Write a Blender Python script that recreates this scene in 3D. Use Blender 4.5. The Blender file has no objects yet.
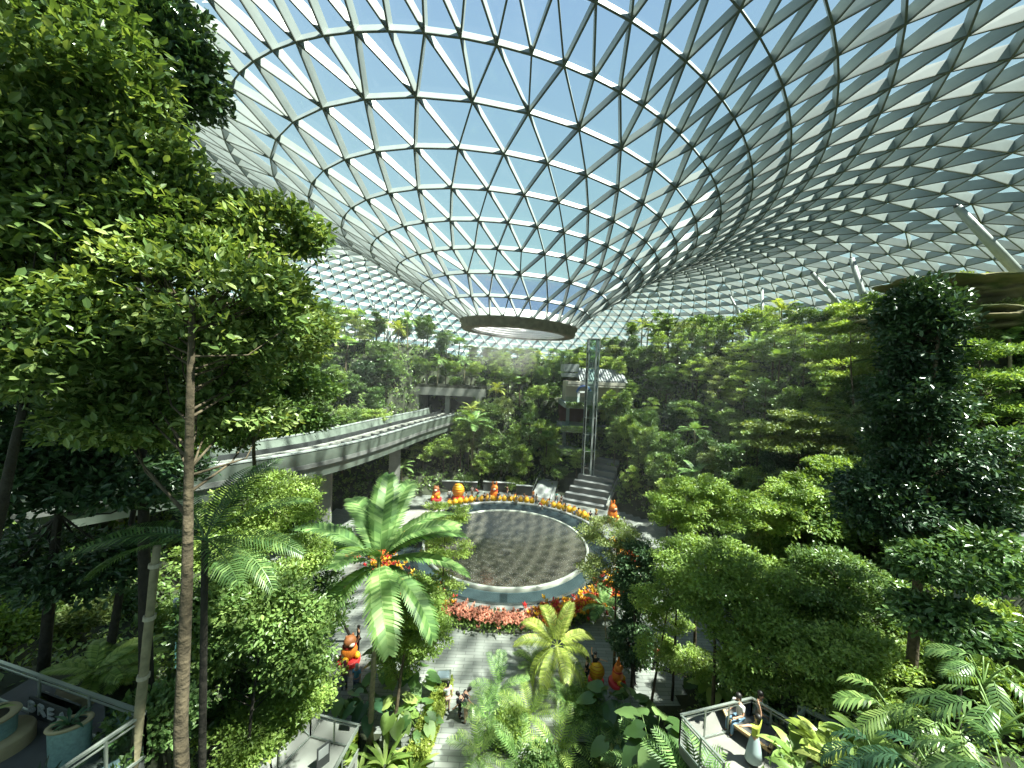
import bpy, math, random
import numpy as np
from mathutils import Vector, Matrix
from mathutils.bvhtree import BVHTree

S = bpy.context.scene
COL = S.collection
# ------------------------------------------------------------------ camera
F, PITCH, ROLL, EYE = 365.0, math.atan(-12 / 365.0), math.radians(2.3), Vector((0, 0, 19.0))
cam = bpy.data.cameras.new('camera')
cam.lens = F / 1024 * 36
cam.sensor_width = 36
cam.clip_start = 0.05
cam.clip_end = 1000
camo = bpy.data.objects.new('camera', cam)
camo.matrix_world = Matrix.Translation(EYE) @ Matrix.Rotation(math.pi / 2 + PITCH, 4, 'X') @ Matrix.Rotation(ROLL, 4, 'Z')
COL.objects.link(camo)
S.camera = camo
# ------------------------------------------------------------------ sky, sun, exposure
W = bpy.data.worlds.new('sky')
S.world = W
W.use_nodes = True
nt = W.node_tree
nt.nodes.clear()
wo = nt.nodes.new('ShaderNodeOutputWorld')
bg = nt.nodes.new('ShaderNodeBackground')
tc = nt.nodes.new('ShaderNodeTexCoord')
sx = nt.nodes.new('ShaderNodeSeparateXYZ')
rp = nt.nodes.new('ShaderNodeValToRGB')
rp.color_ramp.elements[0].position = 0.0
rp.color_ramp.elements[0].color = (.50, .84, .80, 1)
rp.color_ramp.elements[1].position = 0.75
rp.color_ramp.elements[1].color = (.22, .48, .88, 1)
e = rp.color_ramp.elements.new(0.3)
e.color = (.40, .74, .82, 1)
nt.links.new(tc.outputs['Generated'], sx.inputs[0])
nt.links.new(sx.outputs['Z'], rp.inputs[0])
nt.links.new(rp.outputs[0], bg.inputs[0])
bg.inputs[1].default_value = 0.44
nt.links.new(bg.outputs[0], wo.inputs[0])
SUN = Vector((0.44, -0.15, 0.88)).normalized()
sl = bpy.data.lights.new('sun', 'SUN')
sl.energy = 14.0
sl.color = (1.0, .95, .84)
sl.angle = math.radians(1.6)
slo = bpy.data.objects.new('sun', sl)
slo.rotation_euler = SUN.to_track_quat('Z', 'Y').to_euler()
COL.objects.link(slo)
S.view_settings.view_transform = 'Standard'
S.view_settings.look = 'None'
S.view_settings.exposure = 0.78
S.view_settings.gamma = 1.0
S.view_settings.use_curve_mapping = False
S.cycles.max_bounces = 6
S.cycles.diffuse_bounces = 4
S.cycles.glossy_bounces = 2
S.cycles.transmission_bounces = 4
S.cycles.transparent_max_bounces = 24
S.cycles.caustics_reflective = False
S.cycles.caustics_refractive = False

RNG = np.random.default_rng(7)
random.seed(7)
PI = math.pi


# ------------------------------------------------------------------ helpers
def at(px, py, d):
    """world point that lies at depth d (metres ahead) for a place in the 1024x768 frame"""
    a, b = px - 512, 384 - py
    c, s = math.cos(ROLL), math.sin(ROLL)
    U, V = (a * c - b * s) / F * d, (a * s + b * c) / F * d
    cp, sp = math.cos(PITCH), math.sin(PITCH)
    return EYE + Vector((U, d * cp - V * sp, d * sp + V * cp))


def put(name, V, Fs, mat=None, parent=None, smooth=False, tint=None):
    me = bpy.data.meshes.new(name)
    V = np.asarray(V, np.float32).reshape(-1, 3)
    if not isinstance(Fs, (list, tuple)):
        Fs = [Fs]
    Fs = [np.asarray(f, np.int32) for f in Fs if len(f)]
    me.vertices.add(len(V))
    me.vertices.foreach_set('co', V.ravel())
    nl = sum(f.size for f in Fs)
    npol = sum(len(f) for f in Fs)
    me.loops.add(nl)
    me.loops.foreach_set('vertex_index', np.concatenate([f.ravel() for f in Fs]))
    me.polygons.add(npol)
    tot = np.concatenate([np.full(len(f), f.shape[1], np.int32) for f in Fs])
    me.polygons.foreach_set('loop_start', np.concatenate([[0], np.cumsum(tot)[:-1]]).astype(np.int32))
    me.polygons.foreach_set('use_smooth', np.full(npol, bool(smooth)))
    if tint is not None:
        a = me.attributes.new('tint', 'FLOAT', 'FACE')
        a.data.foreach_set('value', np.asarray(tint, np.float32))
    me.update(calc_edges=True)
    me.validate()
    if mat:
        me.materials.append(mat)
    o = bpy.data.objects.new(name, me)
    COL.objects.link(o)
    if parent:
        o.parent = parent
    return o


class MB:
    """collects shapes for one mesh"""
    def __init__(s):
        s.v, s.f3, s.f4, s.n = [], [], [], 0

    def add(s, V, f4=None, f3=None):
        V = np.asarray(V, float).reshape(-1, 3)
        if f4 is not None and len(f4):
            s.f4.append(np.asarray(f4) + s.n)
        if f3 is not None and len(f3):
            s.f3.append(np.asarray(f3) + s.n)
        s.v.append(V)
        s.n += len(V)

    def box(s, c, size, rz=0, M=None):
        a = np.array([[x, y, z] for x in (-.5, .5) for y in (-.5, .5) for z in (-.5, .5)]) * size
        if M is not None:
            a = a @ np.array(M).T
        cr, sr = math.cos(rz), math.sin(rz)
        a = a @ np.array([[cr, sr, 0], [-sr, cr, 0], [0, 0, 1]]) + np.array(c)
        s.add(a, [[0, 1, 3, 2], [4, 6, 7, 5], [0, 4, 5, 1], [2, 3, 7, 6], [0, 2, 6, 4], [1, 5, 7, 3]])

    def bar(s, p, q, w, h=None):
        p, q = Vector(p), Vector(q)
        h = h or w
        d = (q - p).normalized()
        u = d.cross(Vector((0, 0, 1)))
        if u.length < 1e-3:
            u = Vector((1, 0, 0))
        u.normalize()
        v = u.cross(d)
        vs = [tuple(a + u * w / 2 * i + v * h / 2 * j) for a in (p, q) for i, j in ((-1, -1), (1, -1), (1, 1), (-1, 1))]
        s.add(vs, [[0, 3, 2, 1], [4, 5, 6, 7], [0, 1, 5, 4], [1, 2, 6, 5], [2, 3, 7, 6], [3, 0, 4, 7]])

    def tube(s, pts, rad, n=7, cap=True):
        P = np.array([tuple(p) for p in pts], float)
        k = len(P)
        rad = np.broadcast_to(np.asarray(rad, float), (k,))
        T = np.gradient(P, axis=0)
        T /= np.linalg.norm(T, axis=1)[:, None] + 1e-9
        ref = np.array([0.31, 0.95, 0.05]) if abs(T[0, 2]) > .7 else np.array([0, 0, 1.])
        A = np.cross(T, ref)
        A /= np.linalg.norm(A, axis=1)[:, None] + 1e-9
        B = np.cross(T, A)
        a = np.arange(n) * 2 * PI / n
        V = P[:, None] + rad[:, None, None] * (np.cos(a)[None, :, None] * A[:, None] + np.sin(a)[None, :, None] * B[:, None])
        i = np.arange(k - 1)[:, None] * n
        j = np.arange(n)[None]
        f = np.stack([i + j, i + (j + 1) % n, i + n + (j + 1) % n, i + n + j], -1).reshape(-1, 4)
        V = V.reshape(-1, 3)
        f3 = []
        if cap:
            V = np.vstack([V, P[0], P[-1]])
            f3 = [[k * n, (q + 1) % n, q] for q in range(n)] + [[k * n + 1, (k - 1) * n + q, (k - 1) * n + (q + 1) % n] for q in range(n)]
        s.add(V, f, f3)

    def lathe(s, prof, c=(0, 0, 0), n=48, sx=1, sy=1, a0=0, a1=2 * PI):
        full = abs(a1 - a0 - 2 * PI) < 1e-6
        m = n if full else n + 1
        a = a0 + (a1 - a0) * np.arange(m) / n
        P = np.array(prof, float)
        V = np.stack([P[:, None, 0] * np.cos(a) * sx + c[0], P[:, None, 0] * np.sin(a) * sy + c[1], P[:, None, 1] + 0 * a + c[2]], -1)
        i = np.arange(len(P) - 1)[:, None] * m
        j = np.arange(m if full else m - 1)[None]
        f = np.stack([i + j, i + (j + 1) % m, i + m + (j + 1) % m, i + m + j], -1).reshape(-1, 4)
        s.add(V, f)

    def ball(s, c, r, n=10, m=7, M=None):
        th = np.linspace(0, PI, m)
        ph = np.arange(n) * 2 * PI / n
        V = np.stack([np.sin(th)[:, None] * np.cos(ph), np.sin(th)[:, None] * np.sin(ph), np.cos(th)[:, None] + 0 * ph], -1).reshape(-1, 3)
        V = V * np.array(r)
        if M is not None:
            V = V @ np.array(M).T
        i = np.arange(m - 1)[:, None] * n
        j = np.arange(n)[None]
        f = np.stack([i + j, i + n + j, i + n + (j + 1) % n, i + (j + 1) % n], -1).reshape(-1, 4)
        s.add(V + np.array(c), f)

    def build(s, name, mat=None, parent=None, smooth=False, tint=None):
        return put(name, np.vstack(s.v), ([np.vstack(s.f3)] if s.f3 else []) + ([np.vstack(s.f4)] if s.f4 else []), mat, parent, smooth, tint)


def thing(name, label, cat, loc=(0, 0, 0), rz=0, group=None):
    o = bpy.data.objects.new(name, None)
    o.empty_display_size = .2
    COL.objects.link(o)
    o.location = loc
    o.rotation_euler = (0, 0, rz)
    return tag(o, label, cat, group)


def tag(o, label=None, cat=None, group=None, kind=None):
    if label:
        o['label'] = label
    if cat:
        o['category'] = cat
    if group:
        o['group'] = group
    if kind:
        o['kind'] = kind
    return o


def dup(root, loc, rz=0, sc=1.0, label=None, group=None, kids=None):
    r = root.copy()
    COL.objects.link(r)
    r.location = loc
    r.rotation_euler = (0, 0, rz)
    r.scale = sc if hasattr(sc, '__len__') else (sc, sc, sc)
    if label:
        r['label'] = label
    if group:
        r['group'] = group
    for ch in (kids if kids is not None else list(root.children)):
        c = ch.copy()
        COL.objects.link(c)
        c.parent = r
        for g in ch.children:
            d = g.copy()
            COL.objects.link(d)
            d.parent = c
    return r


# ------------------------------------------------------------------ materials
def mat(name, col, rough=.6, metal=0, var=0.0, scale=4, bump=0, spec=.5, col2=None, alpha=None, emit=None):
    m = bpy.data.materials.new(name)
    m.use_nodes = True
    t = m.node_tree
    b = t.nodes['Principled BSDF']
    b.inputs['Base Color'].default_value = (*col, 1)
    b.inputs['Roughness'].default_value = rough
    b.inputs['Metallic'].default_value = metal
    b.inputs['Specular IOR Level'].default_value = spec
    if emit:
        b.inputs['Emission Color'].default_value = (*emit[0], 1)
        b.inputs['Emission Strength'].default_value = emit[1]
    if var or col2 or bump:
        tc = t.nodes.new('ShaderNodeTexCoord')
        n = t.nodes.new('ShaderNodeTexNoise')
        n.inputs['Scale'].default_value = scale
        n.inputs['Detail'].default_value = 6
        t.links.new(tc.outputs['Object'], n.inputs['Vector'])
        if var or col2:
            r = t.nodes.new('ShaderNodeValToRGB')
            c2 = col2 or tuple(c * (1 - var) for c in col)
            r.color_ramp.elements[0].position = .35
            r.color_ramp.elements[1].position = .65
            r.color_ramp.elements[0].color = (*c2, 1)
            r.color_ramp.elements[1].color = (*col, 1)
            t.links.new(n.outputs['Fac'], r.inputs[0])
            t.links.new(r.outputs[0], b.inputs['Base Color'])
        if bump:
            bp = t.nodes.new('ShaderNodeBump')
            bp.inputs['Strength'].default_value = bump
            bp.inputs['Distance'].default_value = .1
            t.links.new(n.outputs['Fac'], bp.inputs['Height'])
            t.links.new(bp.outputs[0], b.inputs['Normal'])
    return m


def leafmat(name, dark, mid, light, gloss=.35, trans=.3, warm=None):
    m = bpy.data.materials.new(name)
    m.use_nodes = True
    t = m.node_tree
    t.nodes.clear()
    out = t.nodes.new('ShaderNodeOutputMaterial')
    at_ = t.nodes.new('ShaderNodeAttribute')
    at_.attribute_name = 'tint'
    oi = t.nodes.new('ShaderNodeObjectInfo')
    ma = t.nodes.new('ShaderNodeMath')
    ma.operation = 'MULTIPLY_ADD'
    ma.inputs[1].default_value = .3
    t.links.new(oi.outputs['Random'], ma.inputs[0])
    mb = t.nodes.new('ShaderNodeMath')
    mb.operation = 'MULTIPLY'
    mb.inputs[1].default_value = .72
    t.links.new(at_.outputs['Fac'], mb.inputs[0])
    t.links.new(mb.outputs[0], ma.inputs[2])
    r = t.nodes.new('ShaderNodeValToRGB')
    r.color_ramp.elements[0].position = 0.05
    r.color_ramp.elements[0].color = (*dark, 1)
    r.color_ramp.elements[1].position = .9
    r.color_ramp.elements[1].color = (*light, 1)
    e = r.color_ramp.elements.new(.5)
    e.color = (*mid, 1)
    if warm:
        e = r.color_ramp.elements.new(.97)
        e.color = (*warm, 1)
    t.links.new(ma.outputs[0], r.inputs[0])
    p = t.nodes.new('ShaderNodeBsdfPrincipled')
    p.inputs['Roughness'].default_value = gloss
    p.inputs['Specular IOR Level'].default_value = .45
    t.links.new(r.outputs[0], p.inputs['Base Color'])
    tr = t.nodes.new('ShaderNodeBsdfTranslucent')
    hs = t.nodes.new('ShaderNodeMixRGB')
    hs.blend_type = 'MULTIPLY'
    hs.inputs[0].default_value = 1
    hs.inputs[2].default_value = (1.25, 1.15, .45, 1)
    t.links.new(r.outputs[0], hs.inputs[1])
    t.links.new(hs.outputs[0], tr.inputs[0])
    mx = t.nodes.new('ShaderNodeMixShader')
    mx.inputs[0].default_value = trans
    t.links.new(p.outputs[0], mx.inputs[1])
    t.links.new(tr.outputs[0], mx.inputs[2])
    t.links.new(mx.outputs[0], out.inputs[0])
    return m


def glassmat(name, tint, gl=.06, rough=.02, haze=0.0):
    m = bpy.data.materials.new(name)
    m.use_nodes = True
    t = m.node_tree
    t.nodes.clear()
    out = t.nodes.new('ShaderNodeOutputMaterial')
    tr = t.nodes.new('ShaderNodeBsdfTransparent')
    tr.inputs[0].default_value = (*tint, 1)
    g = t.nodes.new('ShaderNodeBsdfGlossy')
    g.inputs['Roughness'].default_value = rough
    fr = t.nodes.new('ShaderNodeFresnel')
    fr.inputs[0].default_value = 1.45
    mx = t.nodes.new('ShaderNodeMixShader')
    t.links.new(fr.outputs[0], mx.inputs[0])
    t.links.new(tr.outputs[0], mx.inputs[1])
    t.links.new(g.outputs[0], mx.inputs[2])
    last = mx
    if haze:
        d = t.nodes.new('ShaderNodeBsdfTranslucent')
        d.inputs[0].default_value = (.85, .92, .92, 1)
        m2 = t.nodes.new('ShaderNodeMixShader')
        m2.inputs[0].default_value = haze
        t.links.new(mx.outputs[0], m2.inputs[1])
        t.links.new(d.outputs[0], m2.inputs[2])
        last = m2
    t.links.new(last.outputs[0], out.inputs[0])
    return m


STEEL = mat('painted_steel', (.29, .325, .31), .45, 0, .12, 1.5)
EDGE = mat('beam_underside_shade', (.09, .10, .09), .5)  # dark tone for the shade painted in below the roof beams
ROOFGLASS = glassmat('roof_glass', (.86, .96, .95), haze=.035)
CLEAR = glassmat('clear_glass', (.86, .93, .92))

# ------------------------------------------------------------------ roof: one continuous diagrid around the oculus
CX, CY = 0.3, 39.6
#       R     cx     z     tilt_x  tilt_y  nodes
RING = [(6.10, .49, 4.97, -.050, .01, 28), (7.87, .08, 6.38, -.050, 0, 28), (9.89, -.09, 7.65, -.050, -.02, 28),
        (11.98, -.34, 8.85, -.050, -.02, 42), (13.77, -.94, 10.04, -.060, -.025, 42), (15.71, -1.56, 11.2, -.072, -.025, 42),
        (17.72, -2.17, 12.35, -.085, -.03, 42), (19.81, -2.79, 13.6, -.10, -.03, 42), (22.1, -3.6, 14.4, -.10, -.05, 84)]
def _ip(x, xs, ys):
    return float(np.interp(x, xs, ys))
R = 24.5
while R < 100:
    RING.append((R, _ip(R, [22, 30, 40, 80], [-3.6, -5.3, -5.6, 0]), _ip(R, [22.1, 24.5, 27, 30, 33, 37, 41, 46, 52, 60, 70, 80, 92], [14.4, 15.6, 16.8, 18.1, 19.1, 20.0, 20.3, 19.9, 18.4, 15.2, 10, 4, -5]),
                 _ip(R, [22, 35, 80], [-.10, -.10, -.05]), _ip(R, [22, 32, 60], [-.05, -.03, 0]), 84 if R < 45 else (126 if R < 76 else 168)))
    R += 2.45 if R < 37 else 2.8


def ring_pts(k):
    Rr, cx, z, tx, ty, n = RING[k]
    ph = -PI / 2 + (np.arange(n) + (.5 * (k % 2 == 0) if 3 <= k < 8 else .5 * (k % 2))) * 2 * PI / n
    # angles about the common axis, hit on this ring's own circle
    ox, oy = CX - cx, 0.0
    dx, dy = np.cos(ph), np.sin(ph)
    b = ox * dx + oy * dy
    s = -b + np.sqrt(b * b - (ox * ox + oy * oy - Rr * Rr))
    X, Y = ox + s * dx, oy + s * dy
    return np.stack([cx + X, CY + Y, 19 + z + tx * X + ty * Y], -1), ph


def build_roof():
    P, PH, off = [], [], [0]
    for k in range(len(RING)):
        p, ph = ring_pts(k)
        P.append(p)
        PH.append(ph)
        off.append(off[-1] + len(p))
    V = np.vstack(P)
    E, T = set(), []
    for k in range(len(RING)):
        n = RING[k][5]
        for i in range(n):
            E.add((off[k] + i, off[k] + (i + 1) % n))
    for k in range(len(RING) - 1):
        n, m = RING[k][5], RING[k + 1][5]
        a, b = PH[k], PH[k + 1]
        j0 = int(np.argmin(np.abs(b - a[0])))
        i = j = 0
        while i < n or j < m:
            ai = a[(i + 1) % n] + 2 * PI * ((i + 1) // n)
            jj = j0 + j
            bj = b[(jj + 1) % m] + 2 * PI * ((jj + 1) // m)
            va, vb = off[k] + i % n, off[k + 1] + jj % m
            E.add((va, vb))
            if j >= m or (i < n and ai <= bj + 1e-6):
                T.append((va, off[k] + (i + 1) % n, vb))
                i += 1
            else:
                T.append((va, off[k + 1] + (jj + 1) % m, vb))
                j += 1
    T = np.array(T)
    N = np.zeros_like(V)
    fn = np.cross(V[T[:, 1]] - V[T[:, 0]], V[T[:, 2]] - V[T[:, 0]])
    fn *= np.sign(fn[:, 2:3])
    for c in range(3):
        np.add.at(N, T[:, c], fn)
    N /= np.linalg.norm(N, axis=1)[:, None]
    E = np.array(sorted(E))
    a, b = V[E[:, 0]], V[E[:, 1]]
    d = b - a
    nn = N[E[:, 0]] + N[E[:, 1]]
    s = np.cross(d, nn)
    s /= np.linalg.norm(s, axis=1)[:, None]
    w = .042
    rr = np.hypot(V[:, 0] - CX, V[:, 1] - CY)
    h = np.interp(rr, [6, 14, 24, 34, 60], [.36, .42, .55, .8, .8])[:, None]
    na, nb = N[E[:, 0]] * h[E[:, 0]], N[E[:, 1]] * h[E[:, 1]]
    Q = np.stack([a - s * w, a + s * w, a + s * w + na, a - s * w + na, b - s * w, b + s * w, b + s * w + nb, b - s * w + nb], 1).reshape(-1, 3)
    base = np.arange(len(E))[:, None, None] * 8
    f = np.array([[0, 1, 5, 4], [1, 2, 6, 5], [2, 3, 7, 6], [3, 0, 4, 7]])
    fr = put('roof', Q, (base + f[None]).reshape(-1, 4), STEEL)
    tag(fr, kind='structure')
    w2, t2 = .045, -.03  # added dark strip along each beam's underside, standing in for its shade
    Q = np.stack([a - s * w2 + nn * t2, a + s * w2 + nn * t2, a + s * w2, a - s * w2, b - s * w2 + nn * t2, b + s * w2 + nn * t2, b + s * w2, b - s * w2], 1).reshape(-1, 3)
    tag(put('roof_shade_strip', Q, (base + f[None]).reshape(-1, 4), EDGE, fr), kind='structure')
    tag(put('roof_glazing', V + N * (h + .02), T, ROOFGLASS, fr), kind='structure')
    return BVHTree.FromPolygons([tuple(v) for v in V], [tuple(t) for t in T])


ROOF_BVH = build_roof()

def roof_hit(px, py):
    p = at(px, py, 1) - EYE
    h = ROOF_BVH.ray_cast(EYE, p.normalized())
    return h[0]

# ------------------------------------------------------------------ oculus rim
RIMM = mat('weathered_rim', (.25, .23, .19), .7, 0, .35, 2)
WHITE = mat('white_coating', (.85, .87, .86), .4)


def build_oculus():
    r = thing('oculus_ring', 'round grey-brown ring at the bottom of the glass funnel with a bright white inside', 'oculus', (0.4, 39.6, 23.1))
    m = MB()
    m.lathe([(6.32, .95), (6.3, .75), (6.15, .7), (6.1, .15), (5.95, 0), (5.0, .02), (5.0, .12)], n=96)
    m.build('rim_band', RIMM, r, True)
    m = MB()
    m.lathe([(5.0, .1), (4.95, .5), (4.95, 1.6), (5.9, 1.7), (6.1, .9)], n=96)
    m.build('inner_drum', WHITE, r, True)
    for i in range(14):
        m = MB()
        m.lathe([(4.9 - i * .001, 0), (4.8, .06), (4.9, .12)], c=(0, 0, .25 + i * .09), n=96)
        if i % 3 == 0:
            m.build('water_pipe', WHITE, r, True)
    r.rotation_euler = (0, math.radians(2.6), 0)


build_oculus()


# ------------------------------------------------------------------ ground
def sst(x):
    x = np.clip(x, 0, 1)
    return x * x * (3 - 2 * x)


TRACK = [(-10.5, 84), (-8.6, 71), (-12.2, 54), (-16.8, 35), (-27, 20.5), (-38, 11), (-50, 3)]   # near edge of the bridge deck


def track_pts(off, n=60):
    P = np.array(TRACK, float)
    t = np.arange(len(P))
    u = np.linspace(0, len(P) - 1, n)
    # smooth interpolation (Catmull-Rom)
    i = np.clip(u.astype(int), 0, len(P) - 2)
    f = (u - i)[:, None]
    p0, p1, p2, p3 = P[np.maximum(i - 1, 0)], P[i], P[i + 1], P[np.minimum(i + 2, len(P) - 1)]
    C = .5 * (2 * p1 + (p2 - p0) * f + (2 * p0 - 5 * p1 + 4 * p2 - p3) * f ** 2 + (3 * p1 - p0 - 3 * p2 + p3) * f ** 3)
    T = np.gradient(C, axis=0)
    T /= np.linalg.norm(T, axis=1)[:, None]
    return C + np.stack([T[:, 1], -T[:, 0]], 1) * off


TC = track_pts(-4.2, 90)
if np.hypot(*(TC[45] - np.array([-30, 30]))) > np.hypot(*(track_pts(4.2, 90)[45] - np.array([-30, 30]))):
    TSIGN = 1
else:
    TSIGN = -1
TC = track_pts(4.2 * TSIGN, 90)
DECK = 11.0


def hgt(x, y):
    x = np.asarray(x, float)
    y = np.asarray(y, float)
    dx, dy = x, y - 39.6
    r = np.hypot(dx, dy) + 1e-6
    side = 1 - sst((dy / r - .2) / .6)
    far = sst((dy / r - .2) / .6)
    left = sst(-dx / r)
    re = r - side * (4 + 3 * left) - far * 2
    h = np.interp(re, [16.5, 19, 23, 27, 31, 36, 43, 60], [0, 1.2, 5, 9.5, 13.5, 18, 21.5, 22.5])
    q = 2.4
    hs = (np.floor(h / q) + sst((h / q - np.floor(h / q)) * 2.2 - .6)) * q
    h = .25 * h + .75 * hs
    h = h + 3.0 * sst((r - 30) / 8) * sst((x - 12) / 10) * sst((y - 22) / 10) + 2.0 * sst((r - 34) / 8) * sst((-x - 12) / 10) * sst((y - 30) / 10)
    # front corners below the viewpoint
    fl = 9.3 * sst((-x / np.maximum(y, 1) - .84) / .14) * sst((17.5 - y) / 7)
    fr = np.maximum(5.7 * sst((x - 4.6) / 2.2) * sst((17.5 - y) / 5), 10.3 * sst((x / np.maximum(y, 1) - .74) / .14) * sst((10.6 - y) / 2.2))
    cut = sst((y - 15) / 8)
    h = np.where(y < 24, h * cut * np.where(x > 0, 1, 1) + (1 - cut) * np.where(np.abs(x) > 14, np.minimum(h, 13), 0) * sst((np.abs(x) - 12) / 6), h)
    h = np.maximum(h, np.maximum(fl, fr))
    # entrance corridor
    cor = sst((np.abs(x + 1.6 - (y - 17) * .0) - 2.2 - np.clip(y - 18, 0, 8) * 1.0) / 1.2)
    h = np.where(y < 30, h * cor, h)
    # keep clear below the bridge
    d = np.min(np.hypot(x[..., None] - TC[:, 0], y[..., None] - TC[:, 1]), -1)
    clear = 6.5 + 1.5 * (y > 60) + np.clip((y - 79) / 1.5, 0, 1) * 30
    h = np.where(d < 8, np.minimum(h, clear + np.clip((d - 5.2) / 2.8, 0, 1) * 20), h)
    return h


def H(x, y):
    return float(hgt(np.array([x]), np.array([y]))[0])


def build_ground():
    xs = np.arange(-90, 90.1, .75)
    ys = np.arange(-14, 112, .75)
    X, Y = np.meshgrid(xs, ys)
    Z = hgt(X, Y)
    nz = np.sin(X * 1.3 + Y * .7) * np.cos(Y * 1.1 - X * .4) * .12
    Z = np.where(Z > .3, Z + nz, Z)
    n, m = X.shape
    i = np.arange(n - 1)[:, None] * m
    j = np.arange(m - 1)[None]
    f = np.stack([i + j, i + j + 1, i + m + j + 1, i + m + j], -1).reshape(-1, 4)
    V = np.stack([X, Y, Z], -1).reshape(-1, 3)
    zc = V[f, 2].max(1)
    soil = mat('planted_soil', (.035, .045, .02), .9, 0, .5, 1.5, bump=.6)
    o = put('ground', V, f[zc > .12], soil, smooth=True)
    tag(o, kind='structure')
    # paving of the plaza
    pm = bpy.data.materials.new('stone_paving')
    pm.use_nodes = True
    t = pm.node_tree
    b = t.nodes['Principled BSDF']
    b.inputs['Roughness'].default_value = .5
    tc = t.nodes.new('ShaderNodeTexCoord')
    br = t.nodes.new('ShaderNodeTexBrick')
    br.inputs['Scale'].default_value = 1.0
    br.inputs['Brick Width'].default_value = 1.2
    br.inputs['Row Height'].default_value = .28
    br.inputs['Mortar Size'].default_value = .018
    br.inputs['Color1'].default_value = (.24, .255, .23, 1)
    br.inputs['Color2'].default_value = (.17, .185, .17, 1)
    br.inputs['Mortar'].default_value = (.10, .11, .10, 1)
    t.links.new(tc.outputs['Object'], br.inputs['Vector'])
    t.links.new(br.outputs['Color'], b.inputs['Base Color'])
    o = put('floor', V * [1, 1, 0], f[(zc <= .9) & (V[f[:, 0], 1] > 8) & (np.hypot(V[f[:, 0], 0], V[f[:, 0], 1] - 39.6) > 10.2)], pm)
    tag(o, kind='structure')


build_ground()

# ------------------------------------------------------------------ the pool
def build_pool():
    r = thing('rain_pool', 'large round pool with a pale glistening water bowl and dark glassy outer channel', 'pool', (0, 39.6, 0))
    conc = mat('pool_kerb', (.30, .31, .29), .35)
    m = MB()
    m.lathe([(11.9, 0.0), (11.9, .55), (11.75, .62), (11.45, .62), (11.4, .5), (11.4, .2)], n=160)
    m.build('kerb', conc, r, True)
    gl = mat('wet_dark_channel', (.03, .045, .048), .06, 0, .3, 2, bump=.05)
    m = MB()
    m.lathe([(11.42, .42), (8.95, .06), (8.9, -.3)], n=160)
    m.build('channel', gl, r, True)
    m = MB()
    m.lathe([(8.98, .1), (8.98, .42), (8.9, .5), (8.75, .5), (8.68, .42), (8.68, .2)], n=160)
    m.build('bowl_rim', mat('acrylic_rim', (.5, .53, .46), .15), r, True)
    w = mat('falling_water_bowl', (.115, .11, .085), .1, 0, 0, 2.5, spec=1.0, col2=(.085, .085, .07), bump=.25)
    rr = np.linspace(8.7, 0.4, 26)
    m = MB()
    m.lathe([(q, .34 - 1.2 * (1 - (q / 8.7) ** 2)) for q in rr] + [(0.4, -1.4)], n=160)
    m.build('water_surface', w, r, True)
    # splashing drops
    n = 5000
    a, q = RNG.random(n) * 2 * PI, 8.4 * np.sqrt(RNG.random(n))
    P = np.stack([q * np.cos(a), q * np.sin(a), .36 - 1.2 * (1 - (q / 8.7) ** 2) + RNG.random(n) ** 2 * .35], -1)
    s = (.009 + .016 * RNG.random(n))[:, None]
    T = np.array([[1, 0, -.6], [-1, 0, -.6], [0, 1, .6], [0, -1, .6]])
    V = (P[:, None] + T[None] * s[:, None]).reshape(-1, 3)
    f = (np.arange(n)[:, None, None] * 4 + np.array([[0, 2, 3], [1, 3, 2], [0, 1, 2], [0, 3, 1]])[None]).reshape(-1, 3)
    tag(put('water_drops', V, f, mat('water_drop', (.85, .88, .86), .1), r), kind='stuff')


build_pool()

# ------------------------------------------------------------------ bridge, portal, lift, columns
CONC = mat('pale_concrete', (.27, .28, .25), .8, 0, .3, .8, bump=.1)
FASC = mat('green_grey_fascia', (.17, .21, .175), .6, 0, .3, .7)
DARKM = mat('dark_metal', (.04, .045, .045), .5)
RAILM = mat('rail_metal', (.34, .38, .34), .35, .6)
DECKM = mat('track_deck', (.16, .17, .16), .8, 0, .4, 1)
GREYP = mat('grey_panel', (.3, .32, .31), .6)


def sweep(curve_fn, prof, n=60):
    """closed profile of (offset, z) swept along the bridge's curve"""
    m = MB()
    k = len(prof)
    V = np.stack([np.column_stack([curve_fn(o * TSIGN, n), np.full(n, z)]) for o, z in prof], 1)
    i = np.arange(n - 1)[:, None] * k
    j = np.arange(k)[None]
    f = np.stack([i + j, i + (j + 1) % k, i + k + (j + 1) % k, i + k + j], -1).reshape(-1, 4)
    m.add(V.reshape(-1, 3), f)
    return m


def rect(o0, o1, z0, z1):
    return [(o0, z0), (o1, z0), (o1, z1), (o0, z1)]


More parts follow.
